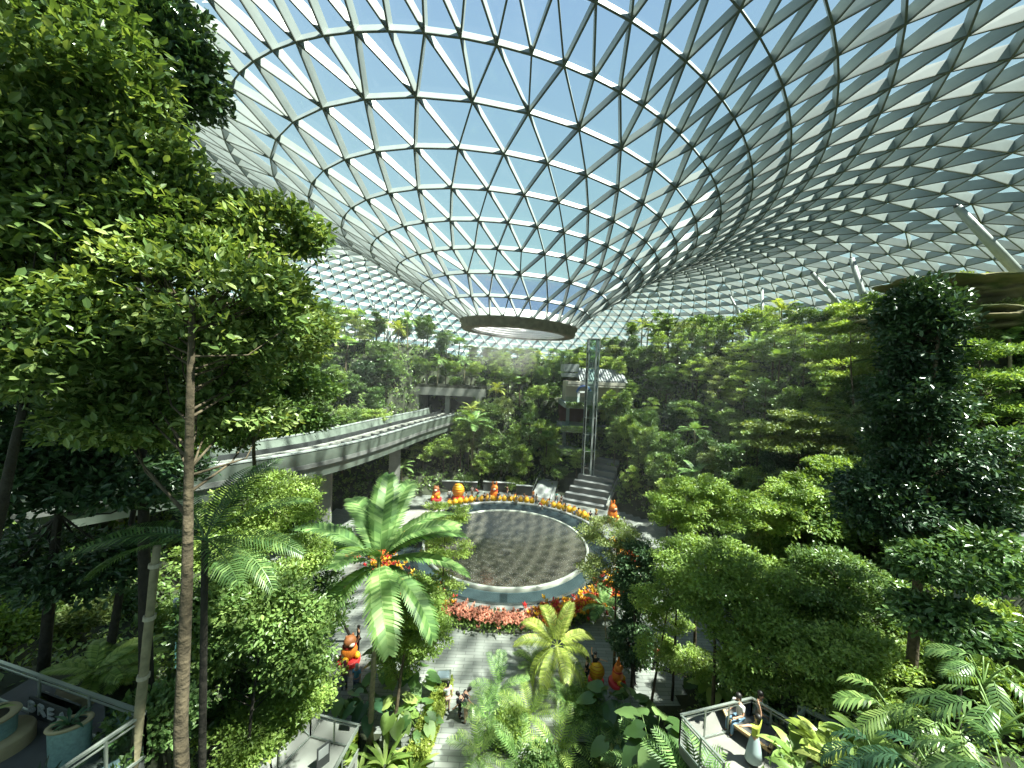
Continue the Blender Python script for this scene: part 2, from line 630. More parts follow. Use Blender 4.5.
def build_bridge():
    r = thing('track_bridge', 'long grey-green elevated train track bridge curving from the left into the concrete tunnel mouth', 'bridge', (0, 0, 0))
    D = DECK
    sweep(track_pts, [(.8, D - 1.5), (7.2, D - 1.5), (6.0, D - 2.6), (2.0, D - 2.6)]).build('girder', CONC, r)
    sweep(track_pts, rect(.2, 7.8, D - 1.5, D - 1.1)).build('deck', DECKM, r)
    sweep(track_pts, [(0, D), (.3, D), (.9, D - 2.5), (.6, D - 2.6)]).build('fascia', FASC, r)
    sweep(track_pts, [(7.7, D + .1), (8.0, D + .1), (7.5, D - 2.5), (7.2, D - 2.4)]).build('fascia', FASC, r)
    for o in (1.2, 2.9, 4.5, 6.2):
        sweep(track_pts, rect(o, o + .55, D - 1.1, D - .65)).build('running_beam', CONC, r)
    for o in (2.3, 5.6):
        sweep(track_pts, rect(o, o + .12, D - 1.1, D - .3)).build('guide_rail', DARKM, r)
    for o in (-.05, 7.65):
        sweep(track_pts, rect(o, o + .4, D + .1, D + .22)).build('coping', STEEL, r)
    P = track_pts(4.0 * TSIGN, 60)
    m = MB()
    for k in range(1, 59):
        a = (P[k] + P[k - 1]) / 2
        t = P[k] - P[k - 1]
        m.box((a[0], a[1], D - .85), (6.6, .18, .2), math.atan2(t[1], t[0]) + PI / 2)
    tag(m.build('cross_tie', DARKM, r))
    for px, py, d in ((183, 0, 0), (0, 0, 0)):
        pass
    for x, y in ((-15.9, 50.5), (-19.6, 38.5), (-29, 26)):
        p = thing('bridge_pier', {-15.9: 'square concrete pier under the bridge near the tunnel mouth',
                                  -19.6: 'square concrete pier under the middle of the track bridge',
                                  -29: 'square concrete pier under the bridge behind the tall left trees'}[x], 'pier', (x, y, H(x, y) - .2), 0.3)
        h = D - 2.62 - (H(x, y) - .2)
        m = MB()
        m.box((0, 0, h / 2 - .3), (1.5, 1.1, h - .6))
        m.build('shaft', CONC, p)
        m = MB()
        m.box((0, 0, h - .3), (3.6, 1.3, .6))
        m.build('pier_cap', CONC, p)


build_bridge()


def build_portal():
    r = thing('tunnel_mouth', 'wide concrete tunnel mouth that swallows the train track', 'tunnel', (-12.4, 71.5, 8.0), math.radians(-3))
    m = MB()
    m.box((0, 4, 6.6), (14.4, 8, 1.5))
    m.build('roof_slab', CONC, r)
    m = MB()
    m.box((-6.6, 4, 2.9), (1.2, 8, 5.9))
    m.build('side_wall', CONC, r)
    m = MB()
    m.box((6.0, 4, 2.9), (1.2, 8, 5.9))
    m.build('side_wall', CONC, r)
    m = MB()
    m.box((-.3, 1.2, 2.9), (.9, 1.0, 5.9))
    m.build('middle_column', CONC, r)
    m = MB()
    m.box((0, 7.9, 2.9), (12, .2, 5.9))
    m.build('back_wall', GREYP, r)
    m = MB()
    m.box((0, 4, 7.6), (14.2, 7.6, .5))
    m.build('planting_bed', mat('bed_soil', (.03, .035, .02), .9), r)


build_portal()


def glass_rail(root, p, q, z, h=1.1, posts=3, name='railing', gl=True):
    """glass balustrade between two plan points, as parts of root"""
    p, q = Vector((p[0], p[1], z)), Vector((q[0], q[1], z))
    up = Vector((0, 0, h))
    m = MB()
    m.bar(p + up, q + up, .075, .05)
    a = m.build('top_rail', RAILM, root)
    for hh_, w_ in ((.88, .03), (.06, .06)):
        m = MB()
        m.bar(p + up * hh_, q + up * hh_, w_, w_)
        m.build('lower_rail', RAILM, root)
    for k in range(posts + 1):
        c = p.lerp(q, k / posts)
        m = MB()
        m.bar(c, c + up, .05, .05)
        m.build('post', RAILM, root)
    if gl:
        m = MB()
        for k in range(posts):
            c, d = p.lerp(q, (k + .04) / posts), p.lerp(q, (k + .96) / posts)
            m.bar(c + up * .48, d + up * .48, .015, h * .74)
        m.build('glass_panel', CLEAR, root)


def build_rear_building():
    r = thing('terrace_building', 'tiered rear building with planted balconies and a slatted grey roof behind the lift', 'building', (13.2, 60.5, 0))
    beige = mat('beige_wall', (.42, .38, .3), .8)
    dark = mat('dark_red_wall', (.09, .035, .03), .8)
    slab = mat('balcony_edge', (.24, .27, .26), .7)
    for z, n, x0, x1 in ((6.0, 'low', -5.2, 3.5), (9.8, 'mid', -4.6, 5), (13.8, 'up', -4.2, 5.5)):
        m = MB()
        m.box(((x0 + x1) / 2, 4.6, z), (x1 - x0, 9.2, .9))
        m.build('balcony_slab', slab, r)
        m = MB()
        m.box(((x0 + x1) / 2, 7.5, z - 1.9), (x1 - x0, 3, 3))
        m.build('inner_wall', dark, r)
        m = MB()
        m.box(((x0 + x1) / 2, .15, z + 1.0), (x1 - x0, .06, 1.0))
        m.build('glass_panel', CLEAR, r)
        for k in range(3):
            m = MB()
            m.box((x0 + .8 + k * (x1 - x0 - 1.6) / 2, 2.2, z - 2.1), (.5, .5, 3.3))
            m.build('column', slab, r)
    m = MB()
    m.box((1.2, 6.5, 16.0), (9.6, 4, 3.6))
    m.build('upper_wall', beige, r)
    m = MB()
    m.box((1.2, 3.2, 17.6), (9.8, 3.0, .5))
    m.box((1.2, 3.0, 17.1), (9.6, 2.8, .2))
    m.build('cornice', mat('cornice', (.5, .48, .4), .7), r)
    m = MB()
    M = np.array([[1, 0, 0], [0, math.cos(.5), -math.sin(.5)], [0, math.sin(.5), math.cos(.5)]])
    for k in range(16):
        m.box((-1.0 + k * .48, 4.2, 19.1), (.3, 4.4, .14), M=None if 0 else M)
    m.box((2.6, 4.3, 18.95), (8.2, 4.5, .1), M=M)
    m.build('slatted_roof', mat('slat_roof', (.2, .22, .22), .6), r)
    m = MB()
    m.box((-3.2, 3.6, 18.9), (2.4, 4, .7))
    m.box((-3.2, 3.6, 20.1), (2.6, 4, 1.3))
    m.build('terrace_parapet', slab, r)
    # blue and white arch over the upper opening
    m = MB()
    m.box((-1.9, 1.2, 15.1), (.35, .5, 2.1))
    m.box((-.1, 1.2, 15.1), (.35, .5, 2.1))
    m.box((-1.0, 1.2, 16.1), (2.15, .5, .3))
    m.build('white_arch', WHITE, r)
    m = MB()
    m.lathe([(.95, 0), (.95, .5), (1.25, .5), (1.25, 0)], n=16, a0=0, a1=PI)
    a = m.build('blue_arch', mat('blue_arch', (.1, .16, .4), .5), r, True)
    a.rotation_euler = (PI / 2, 0, 0)
    a.location = (-1.0, 1.5, 16.0)
    # planting along the balcony edges
    for z, x0, x1 in ((6.3, -5.2, 3.5), (10.2, -4.6, 5), (14.2, -4.2, 5.5)):
        n = 2600
        P = np.stack([x0 + (x1 - x0) * RNG.random(n), -.1 - .35 * RNG.random(n), z - .9 * RNG.random(n) ** 1.5 + .2], -1)
        V, f, t = leaves(P, RNG.normal(size=(n, 3)) + [0, -.6, -.3], RNG.normal(size=(n, 3)) + [0, -.6, .8], .17 + .1 * RNG.random(n))
        tag(put('balcony_planting', V, f, LEAF['mid'], r, tint=t), kind='stuff')


def build_lift():
    p = at(589, 440, 57.5)
    x, y = p.x, p.y
    z0 = H(x, y) - .3
    r = thing('lift_tower', 'slim glass and pale steel lift tower standing before the rear building', 'lift', (x, y, z0))
    h = 24.6 - z0
    m = MB()
    for a in (-1, 1):
        for b in (-1, 1):
            m.box((a * .8, b * .8, h / 2), (.13, .13, h))
    m.box((0.3, -.85, h / 2), (.26, .16, h))
    m.build('corner_post', STEEL, r)
    m = MB()
    k = 0
    while k * 2.6 < h:
        z = min(k * 2.6, h - .1)
        for a in (-1, 1):
            m.box((a * .8, 0, z), (.06, 1.6, .08))
            m.box((0, a * .8, z), (1.6, .06, .08))
        k += 1
    m.box((0, 0, h), (1.8, 1.8, .12))
    m.build('frame_ring', STEEL, r)
    m = MB()
    for a in (-1, 1):
        m.box((a * .78, 0, h / 2), (.02, 1.5, h))
        m.box((0, a * .78, h / 2), (1.5, .02, h))
    m.build('glass_panel', CLEAR, r)
    m = MB()
    m.box((0, 0, h - 9.2), (1.4, 1.4, 2.2))
    m.build('lift_car', mat('lift_car', (.35, .42, .42), .3), r)


COLS = [((955, 205), (1026, 281), .36, 'thick pale steel prop leaning across the far right above the mossy rock'),
        ((811, 272), (871, 342), .33, 'pale steel prop slanting down rightwards, left of the near-upright prop'),
        ((851, 257), (874, 330), .34, 'pale nearly upright steel prop left of the dark creeper-clad tree top'),
        ((762, 288), (763, 345), .26, 'upright steel prop behind the round dark crown right of centre'),
        ((729, 294), (754, 341), .22, 'slanting thin steel prop behind the round dark tree crown'),
        ((673, 308), (673, 352), .28, 'upright steel prop rising from the trees right of the lift'),
        ((699, 318), (683, 350), .22, 'thin steel prop leaning left beside the upright prop, right of the lift'),
        ((643, 312), (653, 334), .2, 'short thin steel prop above the tree just right of the lift'),
        ((576, 331), (566, 362), .16, 'thin steel prop touching the right edge of the oculus ring'),
        ((421, 298), (400, 331), .26, 'pale steel prop leaning left beside the funnel, above the tunnel'),
        ((397, 300), (392, 328), .22, 'white upright steel prop above the trees left of the funnel'),
        ((388, 288), (388, 318), .22, 'grey upright steel prop standing behind the white one, left of the funnel'),
        ((369, 293), (381, 322), .22, 'white steel prop slanting right, leftmost of the props beside the funnel'),
        ((311, 266), (285, 294), .22, 'steel prop leaning left behind the tip of the big left crown')]


def build_columns():
    for (a, b, rad, lab) in COLS:
        top = roof_hit(*a)
        d = (top - EYE).dot(Vector((0, math.cos(PITCH), math.sin(PITCH))))
        bot = at(b[0], b[1], d * .97)
        dv = bot - top
        end = top + dv * 1.0
        while end.z > H(end.x, end.y) - .3 and (end - top).length < 60:
            end = end + dv.normalized() * .5
        r = thing('steel_prop', lab, 'column', end, 0, 'steel props holding up the glass roof')
        m = MB()
        v = top - end
        m.tube([v * t for t in (0, .3, .6, .985)], [rad, rad, rad, rad * .8], 16)
        m.build('shaft', STEEL, r, True)
        m = MB()
        m.tube([v * .985, v * 1.0], [rad * .55, rad * .35], 12)
        m.build('pin_joint', DARKM, r, True)


build_columns()

# ------------------------------------------------------------------ leaves
LEAF = dict(
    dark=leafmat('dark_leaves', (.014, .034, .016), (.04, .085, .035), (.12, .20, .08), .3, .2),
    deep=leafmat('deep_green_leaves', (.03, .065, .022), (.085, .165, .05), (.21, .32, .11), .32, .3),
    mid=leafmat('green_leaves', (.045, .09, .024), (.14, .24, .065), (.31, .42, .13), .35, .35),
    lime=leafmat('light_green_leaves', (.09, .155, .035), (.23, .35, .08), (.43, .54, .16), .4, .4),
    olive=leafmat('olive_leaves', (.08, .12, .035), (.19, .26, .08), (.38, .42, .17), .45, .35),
    glossy=leafmat('glossy_leaves', (.03, .06, .02), (.13, .21, .06), (.42, .50, .19), .24, .35, warm=(.5, .36, .05)),  # palest tint lightened and greyed to paint in the canopy's white glints
    frond=leafmat('palm_fronds', (.06, .14, .04), (.17, .31, .09), (.34, .50, .18), .48, .35),
    teal=leafmat('blue_green_fronds', (.02, .06, .03), (.06, .14, .07), (.13, .26, .13), .3, .3),
    yellow=leafmat('yellow_green_fronds', (.16, .22, .04), (.34, .43, .08), (.56, .62, .18), .35, .4),
)
BARK = mat('brown_bark', (.11, .085, .05), .9, 0, .45, 6, bump=.8)
BARKD = mat('dark_bark', (.035, .03, .022), .9, 0, .4, 6, bump=.8)
BARKP = mat('pale_bark', (.32, .28, .17), .85, 0, .35, 5, bump=.5)


def nrm(a):
    return a / (np.linalg.norm(a, axis=-1, keepdims=True) + 1e-9)


L4 = (np.array([[0, 0, 0], [.5, .26, .07], [1, 0, -.04], [.5, -.26, .07]]), np.array([[0, 2, 1], [0, 3, 2]]))
L6 = (np.array([[0, 0, 0], [.28, .2, .05], [.68, .21, .05], [1, 0, -.06], [.68, -.21, .05], [.28, -.2, .05]]), np.array([[0, 3, 2, 1], [0, 5, 4, 3]]))


def leaves(P, D, N, size, tmpl=L4, tint=None, wide=1.0):
    n = len(P)
    D = nrm(np.asarray(D, float))
    N = np.asarray(N, float)
    Sd = nrm(np.cross(N, D))
    N = np.cross(D, Sd)
    T, f = tmpl
    size = np.broadcast_to(size, (n,))
    k = len(T)
    V = P[:, None] + size[:, None, None] * (T[None, :, 0:1] * D[:, None] + wide * T[None, :, 1:2] * Sd[:, None] + T[None, :, 2:3] * N[:, None])
    F_ = (np.arange(n)[:, None, None] * k + f[None]).reshape(-1, f.shape[1])
    if tint is None:
        tint = RNG.random(n)
    return V.reshape(-1, 3), F_, np.repeat(tint, len(f))


def clump_leaves(C, npc, cr, flat, ls, center, rng, up=.9, tmpl=L4, dirup=.15, wide=1.0):
    m = len(C)
    P = np.repeat(C, npc, 0)
    G = rng.normal(size=P.shape)
    G = nrm(G) * (rng.random((len(P), 1)) ** .45)
    P = P + G * cr * np.array([1, 1, flat]) * 1.35
    out = nrm((P - center) * [1, 1, .4])
    D = out * .7 + nrm(rng.normal(size=P.shape)) * .8 + [0, 0, dirup]
    N = np.array([0, 0, 1.]) * up + out * .3 + rng.normal(size=P.shape) * .45
    tint = np.clip(np.repeat(rng.random(m), npc) * .45 + rng.random(len(P)) * .55, 0, 1)
    return leaves(P, D, N, ls * (.65 + .7 * rng.random(len(P))), tmpl, tint, wide)


def ellip(rng, n, r, shell=.45, zmin=-1):
    d = nrm(rng.normal(size=(n * 3, 3)))
    d = d[d[:, 2] > zmin][:n]
    return d * (shell + (1 - shell) * rng.random((len(d), 1)) ** .6) * np.array(r)


def branchy(m, base, h0, h1, C, rng, r0, lean=(0, 0), nb=14, n=8):
    """trunk from base up to h1 with boughs to some of the clump centres C"""
    k = 9
    t = np.linspace(0, 1, k)
    wob = np.cumsum(rng.normal(size=(k, 2)) * .035 * (h1) / 6, 0) * t[:, None]
    T = np.column_stack([base[0] + lean[0] * t + wob[:, 0], base[1] + lean[1] * t + wob[:, 1], base[2] + h1 * t])
    m.tube(T, r0 * (1 - .75 * t ** 1.2), n)
    idx = rng.choice(len(C), min(nb, len(C)), replace=False)
    for i in idx:
        c = C[i]
        zz = np.clip((c[2] - base[2]) - .35 * np.hypot(c[0] - T[-1, 0], c[1] - T[-1, 1]) - .2, h0, h1 * .97)
        s = zz / h1
        p0 = np.array([np.interp(s, t, T[:, q]) for q in range(3)])
        mid = (p0 + c) / 2 + [0, 0, -.08 * np.linalg.norm(c - p0)] + rng.normal(size=3) * .08
        rr = r0 * (1 - .75 * s) * .45
        m.tube([p0, mid, c], [rr, rr * .6, rr * .25], 5, cap=False)


PROTO = {}


def proto(kind, var):
    """meshes (name, mesh) of one plant kind; built once, shared by its copies"""
    key = (kind, var)
    if key in PROTO:
        return PROTO[key]
    rng = np.random.default_rng(abs(hash(kind)) % 1000 * 0 + sum(map(ord, kind)) * 31 + var)
    tr = MB()
    lm = 'mid'
    bark = BARK
    out = []
    if kind == 'broad':
        C = ellip(rng, 46, (2.3, 2.3, 1.9)) + [0, 0, 5.2]
        L = clump_leaves(C, 85, .55, .42, .29, np.array([0, 0, 4.6]), rng)
        branchy(tr, (0, 0, 0), 2.6, 6.4, C, rng, .13, nb=18)
        lm = ['mid', 'deep', 'olive'][var % 3]
    elif kind == 'slender':
        C = ellip(rng, 40, (1.2, 1.2, 3.2)) + [0, 0, 5.9]
        L = clump_leaves(C, 75, .46, .42, .27, np.array([0, 0, 5]), rng)
        branchy(tr, (0, 0, 0), 2.6, 8.4, C, rng, .11, nb=18)
        lm = ['deep', 'mid', 'lime'][var % 3]
    elif kind == 'layered':
        C = []
        for q, (z, rr, n) in enumerate(((3.2, 2.0, 12), (4.1, 2.4, 15), (5.0, 1.9, 11), (5.7, 1.2, 7), (6.2, .5, 3))):
            a, s = rng.random(n) * 2 * PI, rr * np.sqrt(.08 + .92 * rng.random(n))
            C += [np.stack([s * np.cos(a), s * np.sin(a), z + .28 * rng.normal(size=n) - .06 * s * s + .1 * s], -1)]
        C = np.vstack(C)
        L = clump_leaves(C, 85, .48, .3, .23, np.array([0, 0, 4.0]), rng, up=1.3)
        branchy(tr, (0, 0, 0), 2.8, 6.2, C, rng, .11, nb=26)
        lm = ['lime', 'olive', 'lime'][var % 3]
    elif kind == 'dense':
        C = ellip(rng, 60, (2.2, 2.2, 2.4), .55) + [0, 0, 4.6]
        L = clump_leaves(C, 120, .55, .7, .3, np.array([0, 0, 4.2]), rng)
        branchy(tr, (0, 0, 0), 1.8, 6.2, C, rng, .14, nb=16)
        lm = 'dark' if var % 2 else 'deep'
        bark = BARKD
    elif kind == 'column':
        C = np.stack([.45 * rng.normal(size=80), .45 * rng.normal(size=80), 1.8 + 6.6 * rng.random(80)], -1)
        L = clump_leaves(C, 85, .45, .9, .26, np.array([0, 0, 4.]), rng, dirup=-.5)
        branchy(tr, (0, 0, 0), 2, 8.6, C, rng, .12, nb=10)
        lm = 'dark' if var % 2 else 'deep'
        bark = BARKD
    elif kind == 'bush':
        C = ellip(rng, 26, (1.1, 1.1, .8), .3, -.3) + [0, 0, .6]
        L = clump_leaves(C, 110, .42, .7, .22, np.array([0, 0, .2]), rng)
        branchy(tr, (0, 0, 0), .1, 1.0, C, rng, .05, nb=12, n=5)
        lm = ['mid', 'lime', 'deep', 'olive'][var % 4]
    elif kind in ('palm', 'fanpalm', 'treefern'):
        h = {'palm': 5.6, 'fanpalm': 5.2, 'treefern': 1.6}[kind]
        z = np.linspace(0, h, 9)
        tr.tube(np.stack([.12 * np.sin(z * .6 + var), .1 * np.cos(z * .5), z], -1), np.interp(z, [0, .5, h], [.17, .11, .09]), 8)
        Vs, Fs, Ts, o = [], [], [], 0
        nf = {'palm': 15, 'fanpalm': 22, 'treefern': 16}[kind]
        for q in range(nf):
            az = q * 2.4 + rng.random() * .3
            el = rng.uniform(-.35, 1.15)
            if kind == 'fanpalm':
                V, f, t = fan_mesh(.95, rng)
            else:
                V, f, t = frond_mesh(2.3 if kind == 'palm' else 2.0, 20, .62 if kind == 'palm' else .5, .075, rng, arch=.9 if kind == 'palm' else .6)
            c, s_ = math.cos(-el), math.sin(-el)
            V = V @ np.array([[c, 0, -s_], [0, 1, 0], [s_, 0, c]])
            c, s_ = math.cos(az), math.sin(az)
            V = V @ np.array([[c, s_, 0], [-s_, c, 0], [0, 0, 1]]) + [.12 * math.sin(h * .6 + var), .1 * math.cos(h * .5), h]
            Vs.append(V)
            Fs.append(f + o)
            Ts.append(t)
            o += len(V)
        L = (np.vstack(Vs), np.vstack(Fs), np.concatenate(Ts))
        lm = ['frond', 'yellow', 'mid'][var % 3] if kind != 'treefern' else ['lime', 'frond', 'mid'][var % 3]
        bark = BARKP if kind == 'palm' else BARK
    o1 = tr.build('trunk' if kind != 'bush' else 'stem', bark, None, True)
    o2 = put('crown' if kind != 'bush' else 'foliage', L[0], L[1], LEAF[lm], tint=L[2])
    PROTO[key] = [(o1.name.split('.')[0], o1.data), (o2.name.split('.')[0], o2.data)]
    bpy.data.objects.remove(o1)
    bpy.data.objects.remove(o2)
    return PROTO[key]


def frond_mesh(L, n, ll, w, rng, arch=.8, vee=.5, tip=.35, base=.12, drop=.0):
    """pinnate frond along +X that bends down by arch radians; leaflets are folded quads"""
    u = np.linspace(0, 1, 14)
    ang = -arch * u ** 1.3
    X = np.concatenate([[0], np.cumsum(np.cos(ang[1:]) * L / 13)])
    Z = np.concatenate([[0], np.cumsum(np.sin(ang[1:]) * L / 13)])
    V, F_, T = [], [], []
    # rachis
    rw = np.interp(u, [0, 1], [.022, .006]) * (L / 2) ** .5
    for i in range(14):
        V += [[X[i], -rw[i], Z[i]], [X[i], rw[i], Z[i]], [X[i], 0, Z[i] + rw[i]]]
    for i in range(13):
        a = i * 3
        F_ += [[a, a + 3, a + 5, a + 2], [a + 2, a + 5, a + 4, a + 1], [a + 1, a + 4, a + 3, a]]
        T += [.6] * 3
    o = len(V)
    s = base + (1 - base) * (np.arange(n) + .5) / n
    lx, lz = np.interp(s, u, X), np.interp(s, u, Z)
    la = np.interp(s, u, ang)
    prof = np.sin(PI * np.clip((s - base) / (1 - base) * .86 + .1, 0, 1)) ** .6
    for sd in (-1, 1):
        for i in range(n):
            l = ll * prof[i] * rng.uniform(.9, 1.08)
            fw = tip + .5 * s[i]
            d = np.array([math.cos(la[i]) * fw, sd * 1.0, math.sin(la[i]) * fw])
            d[2] += rng.uniform(.7, 1.0) * vee * .6
            d /= np.linalg.norm(d)
            e = d + np.array([0, 0, -.55 - drop])
            e /= np.linalg.norm(e)
            t = np.array([math.cos(la[i]), 0, math.sin(la[i])])
            p = np.array([lx[i], 0, lz[i]])
            q = p + d * l * .5
            r_ = q + e * l * .5
            b = len(V)
            V += [list(p - t * w * .3), list(p + t * w * .3), list(q + t * w * .55), list(q - t * w * .55), list(r_ + t * w * .06), list(r_ - t * w * .06)]
            F_ += [[b, b + 1, b + 2, b + 3], [b + 3, b + 2, b + 4, b + 5]]
            tt = rng.random()
            T += [tt, tt]
    return np.array(V), np.array(F_), np.array(T)


def fan_mesh(R_, rng):
    """pleated fan leaf on a stalk along +X"""
    V, F_, T = [[0, -.012, 0], [0, .012, 0], [R_ * .9, .012, 0], [R_ * .9, -.012, 0]], [[0, 1, 2, 3]], [.5]
    n = 14
    tt = rng.random()
    for i in range(n):
        a = (i / (n - 1) - .5) * 4.2
        b = len(V)
        w = .16
        r1 = R_ * .85 * (1 - .12 * abs(a) / 2)
        c = np.array([R_ * .9, 0, 0])
        d = lambda q, r, z: list(c + np.array([math.cos(q) * r, math.sin(q) * r, z]))
        V += [list(c), d(a - w, r1 * .6, .03), d(a, r1, -.12), d(a + w, r1 * .6, .03)]
        F_ += [[b, b + 1, b + 2, b + 3]]
        T += [tt * .6 + .4 * rng.random()]
    return np.array(V), np.array(F_), np.array(T)


PH = dict(broad=7.0, slender=9.0, layered=6.4, dense=7.0, column=8.9, bush=1.8, palm=6.6, fanpalm=6.2, treefern=2.4)
PW = dict(broad=5.4, slender=3.2, layered=5.4, dense=5.2, column=2.4, bush=2.8, palm=4.4, fanpalm=3.4, treefern=3.8)


def plant(kind, var, x, y, height, width, label, cat='tree', group=None, name=None, z=None, rz=None, leaf=None):
    z = H(x, y) - .1 if z is None else z
    nm = name or dict(broad='broadleaf_tree', slender='slender_tree', layered='layered_tree', dense='dense_tree', column='creeper_clad_tree', bush='leafy_bush',
                      palm='palm_tree', fanpalm='fan_palm', treefern='tree_fern')[kind]
    r = thing(nm, label, cat, (x, y, z), RNG.random() * 6.28 if rz is None else rz, group)
    sx = width / PW[kind]
    r.scale = (sx, sx, height / PH[kind])
    for n, me in proto(kind, var):
        o = bpy.data.objects.new(n, me)
        COL.objects.link(o)
        o.parent = r
        if leaf and n in ('crown', 'foliage'):
            o.material_slots[0].link = 'OBJECT'
            o.material_slots[0].material = LEAF[leaf]
    return r


build_rear_building()
build_lift()

ORD = 'first second third fourth fifth sixth seventh eighth ninth tenth eleventh twelfth thirteenth fourteenth fifteenth sixteenth seventeenth eighteenth nineteenth twentieth'.split()
ORD += ['twenty-' + w for w in ORD[:9]] + ['thirtieth'] + ['thirty-' + w for w in ORD[:9]] + ['fortieth'] + ['forty-' + w for w in ORD[:9]] + ['fiftieth'] + ['fifty-' + w for w in ORD[:9]] + ['sixtieth'] + ['sixty-' + w for w in ORD[:9]]


def screen(p):
    v = Vector(p) - EYE
    d = v.y * math.cos(PITCH) + v.z * math.sin(PITCH)
    if d < .3:
        return None
    b = -v.y * math.sin(PITCH) + v.z * math.cos(PITCH)
    U, V = v.x / d * F, b / d * F
    return (512 + U * math.cos(ROLL) + V * math.sin(ROLL), 384 - (V * math.cos(ROLL) - U * math.sin(ROLL)), d)


# ---- the planted hillsides: a tree every few metres on every terrace
KIND_TEXT = {'broad': 'broadleaf tree', 'slender': 'tall slender tree', 'layered': 'tiered spreading tree', 'dense': 'dense dark-leaved tree',
             'column': 'creeper-clad narrow tree', 'palm': 'feather palm', 'fanpalm': 'fan palm', 'treefern': 'tree fern'}
LEAF_TEXT = {'dark': 'dark-leaved', 'deep': 'deep green', 'mid': 'mid-green', 'lime': 'light green', 'olive': 'olive-toned', 'frond': 'fresh green', 'yellow': 'yellowish green', 'glossy': 'glossy'}


def keepout(x, y):
    d = float(np.min(np.hypot(x - TC[:, 0], y - TC[:, 1])))
    if d < 5.6 and y < 80:
        return True
    if 6.5 < x < 17.3 and 52.5 < y < 69:
        return True
    if -20.5 < x < -4.5 and 68 < y < 80:
        return True
    if math.hypot(x, y - 39.6) < 16.6:
        return True
    return False


def hill_trees():
    rng = np.random.default_rng(11)
    spots = []
    y = 23.0
    while y < 96:
        x = -62.0
        while x < 62:
            px, py = x + rng.uniform(-1.1, 1.1), y + rng.uniform(-1.1, 1.1)
            x += 2.3 + .035 * max(y - 40, 0) + .02 * abs(x)
            if keepout(px, py):
                continue
            z = H(px, py)
            if z < .25:
                continue
            q = screen((px, py, z + 5))
            if q is None or not (-20 < q[0] < 1050):
                continue
            r = math.hypot(px, py - 39.6)
            if r > 50:
                continue
            if px < -12 and py < 36 and r > 25:
                continue
            if q[2] < 23:
                continue
            spots.append((px, py, z, r))
        y += 2.7 + .03 * max(y - 40, 0)
    if len(spots) > 430:
        keep = rng.permutation(len(spots))[:430]
        spots = [spots[i] for i in sorted(keep)]
    rows = {}
    for (x, y, z, r) in spots:
        zone = ('left hillside' if x < -14 else ('slope behind the pool' if x < 9 else ('slope beyond the lift' if y > 52 else 'east hillside')))
        if zone.startswith('slope'):
            w = [.2, .28, .08, .14, .12, .1, .08]
        elif zone.startswith('left'):
            w = [.24, .2, .10, .14, .06, .18, .08]
        else:
            w = [.18, .28, .16, .12, .08, .10, .08]
        kind = ['broad', 'slender', 'layered', 'dense', 'column', 'palm', 'fanpalm'][rng.choice(7, p=np.array(w) / sum(w))]
        var = int(rng.integers(0, 3 if kind != 'dense' and kind != 'column' else 2))
        lf = {'broad': ['mid', 'lime', 'olive', 'mid'], 'slender': ['mid', 'lime', 'deep', 'mid'], 'layered': ['lime', 'olive', 'mid'], 'dense': ['deep', 'dark', 'mid'],
              'column': ['deep', 'mid'], 'palm': ['frond', 'yellow', 'mid'], 'fanpalm': ['frond', 'mid']}[kind]
        lf = lf[rng.integers(0, len(lf))]
        terr = int(max(z, 0) // 2.4)
        rows.setdefault((zone, terr, kind, lf), []).append((x, y, z, var))
    for (zone, terr, kind, lf), L in sorted(rows.items()):
        L.sort(key=lambda a: math.atan2(a[0], a[1]))
        for i, (x, y, z, var) in enumerate(L):
            hh = {'broad': 6.4, 'slender': 7.6, 'layered': 6.2, 'dense': 6.4, 'column': 7.2, 'palm': 6.6, 'fanpalm': 6.2}[kind] * rng.uniform(.78, 1.18)
            q = screen((x, y, z + hh))
            lim = 352 if 470 < q[0] < 620 else (300 if q[0] < 470 else 290)
            if q[1] < lim:
                hh = max(3.2, hh - (lim - q[1]) * q[2] / F)
            ww = {'broad': 5.0, 'slender': 3.6, 'layered': 5.8, 'dense': 4.6, 'column': 2.6, 'palm': 4.6, 'fanpalm': 3.8}[kind] * rng.uniform(.8, 1.2)
            tt = {0: 'foot', 1: 'lowest terrace', 2: 'second terrace', 3: 'third terrace', 4: 'fourth terrace', 5: 'fifth terrace', 6: 'sixth terrace', 7: 'seventh terrace'}.get(terr, 'top terrace')
            lab = f"{LEAF_TEXT[lf]} {KIND_TEXT[kind]}, {tt} of the {zone}" + (f", {ORD[i]} of {len(L)}" if len(L) > 1 else '')
            plant(kind, var, x, y, hh, ww, lab, 'palm' if 'palm' in kind else 'tree', 'planting on the ' + zone, leaf=lf if (lf != 'dark') else None)
    return len(spots)


print('hill trees', hill_trees())


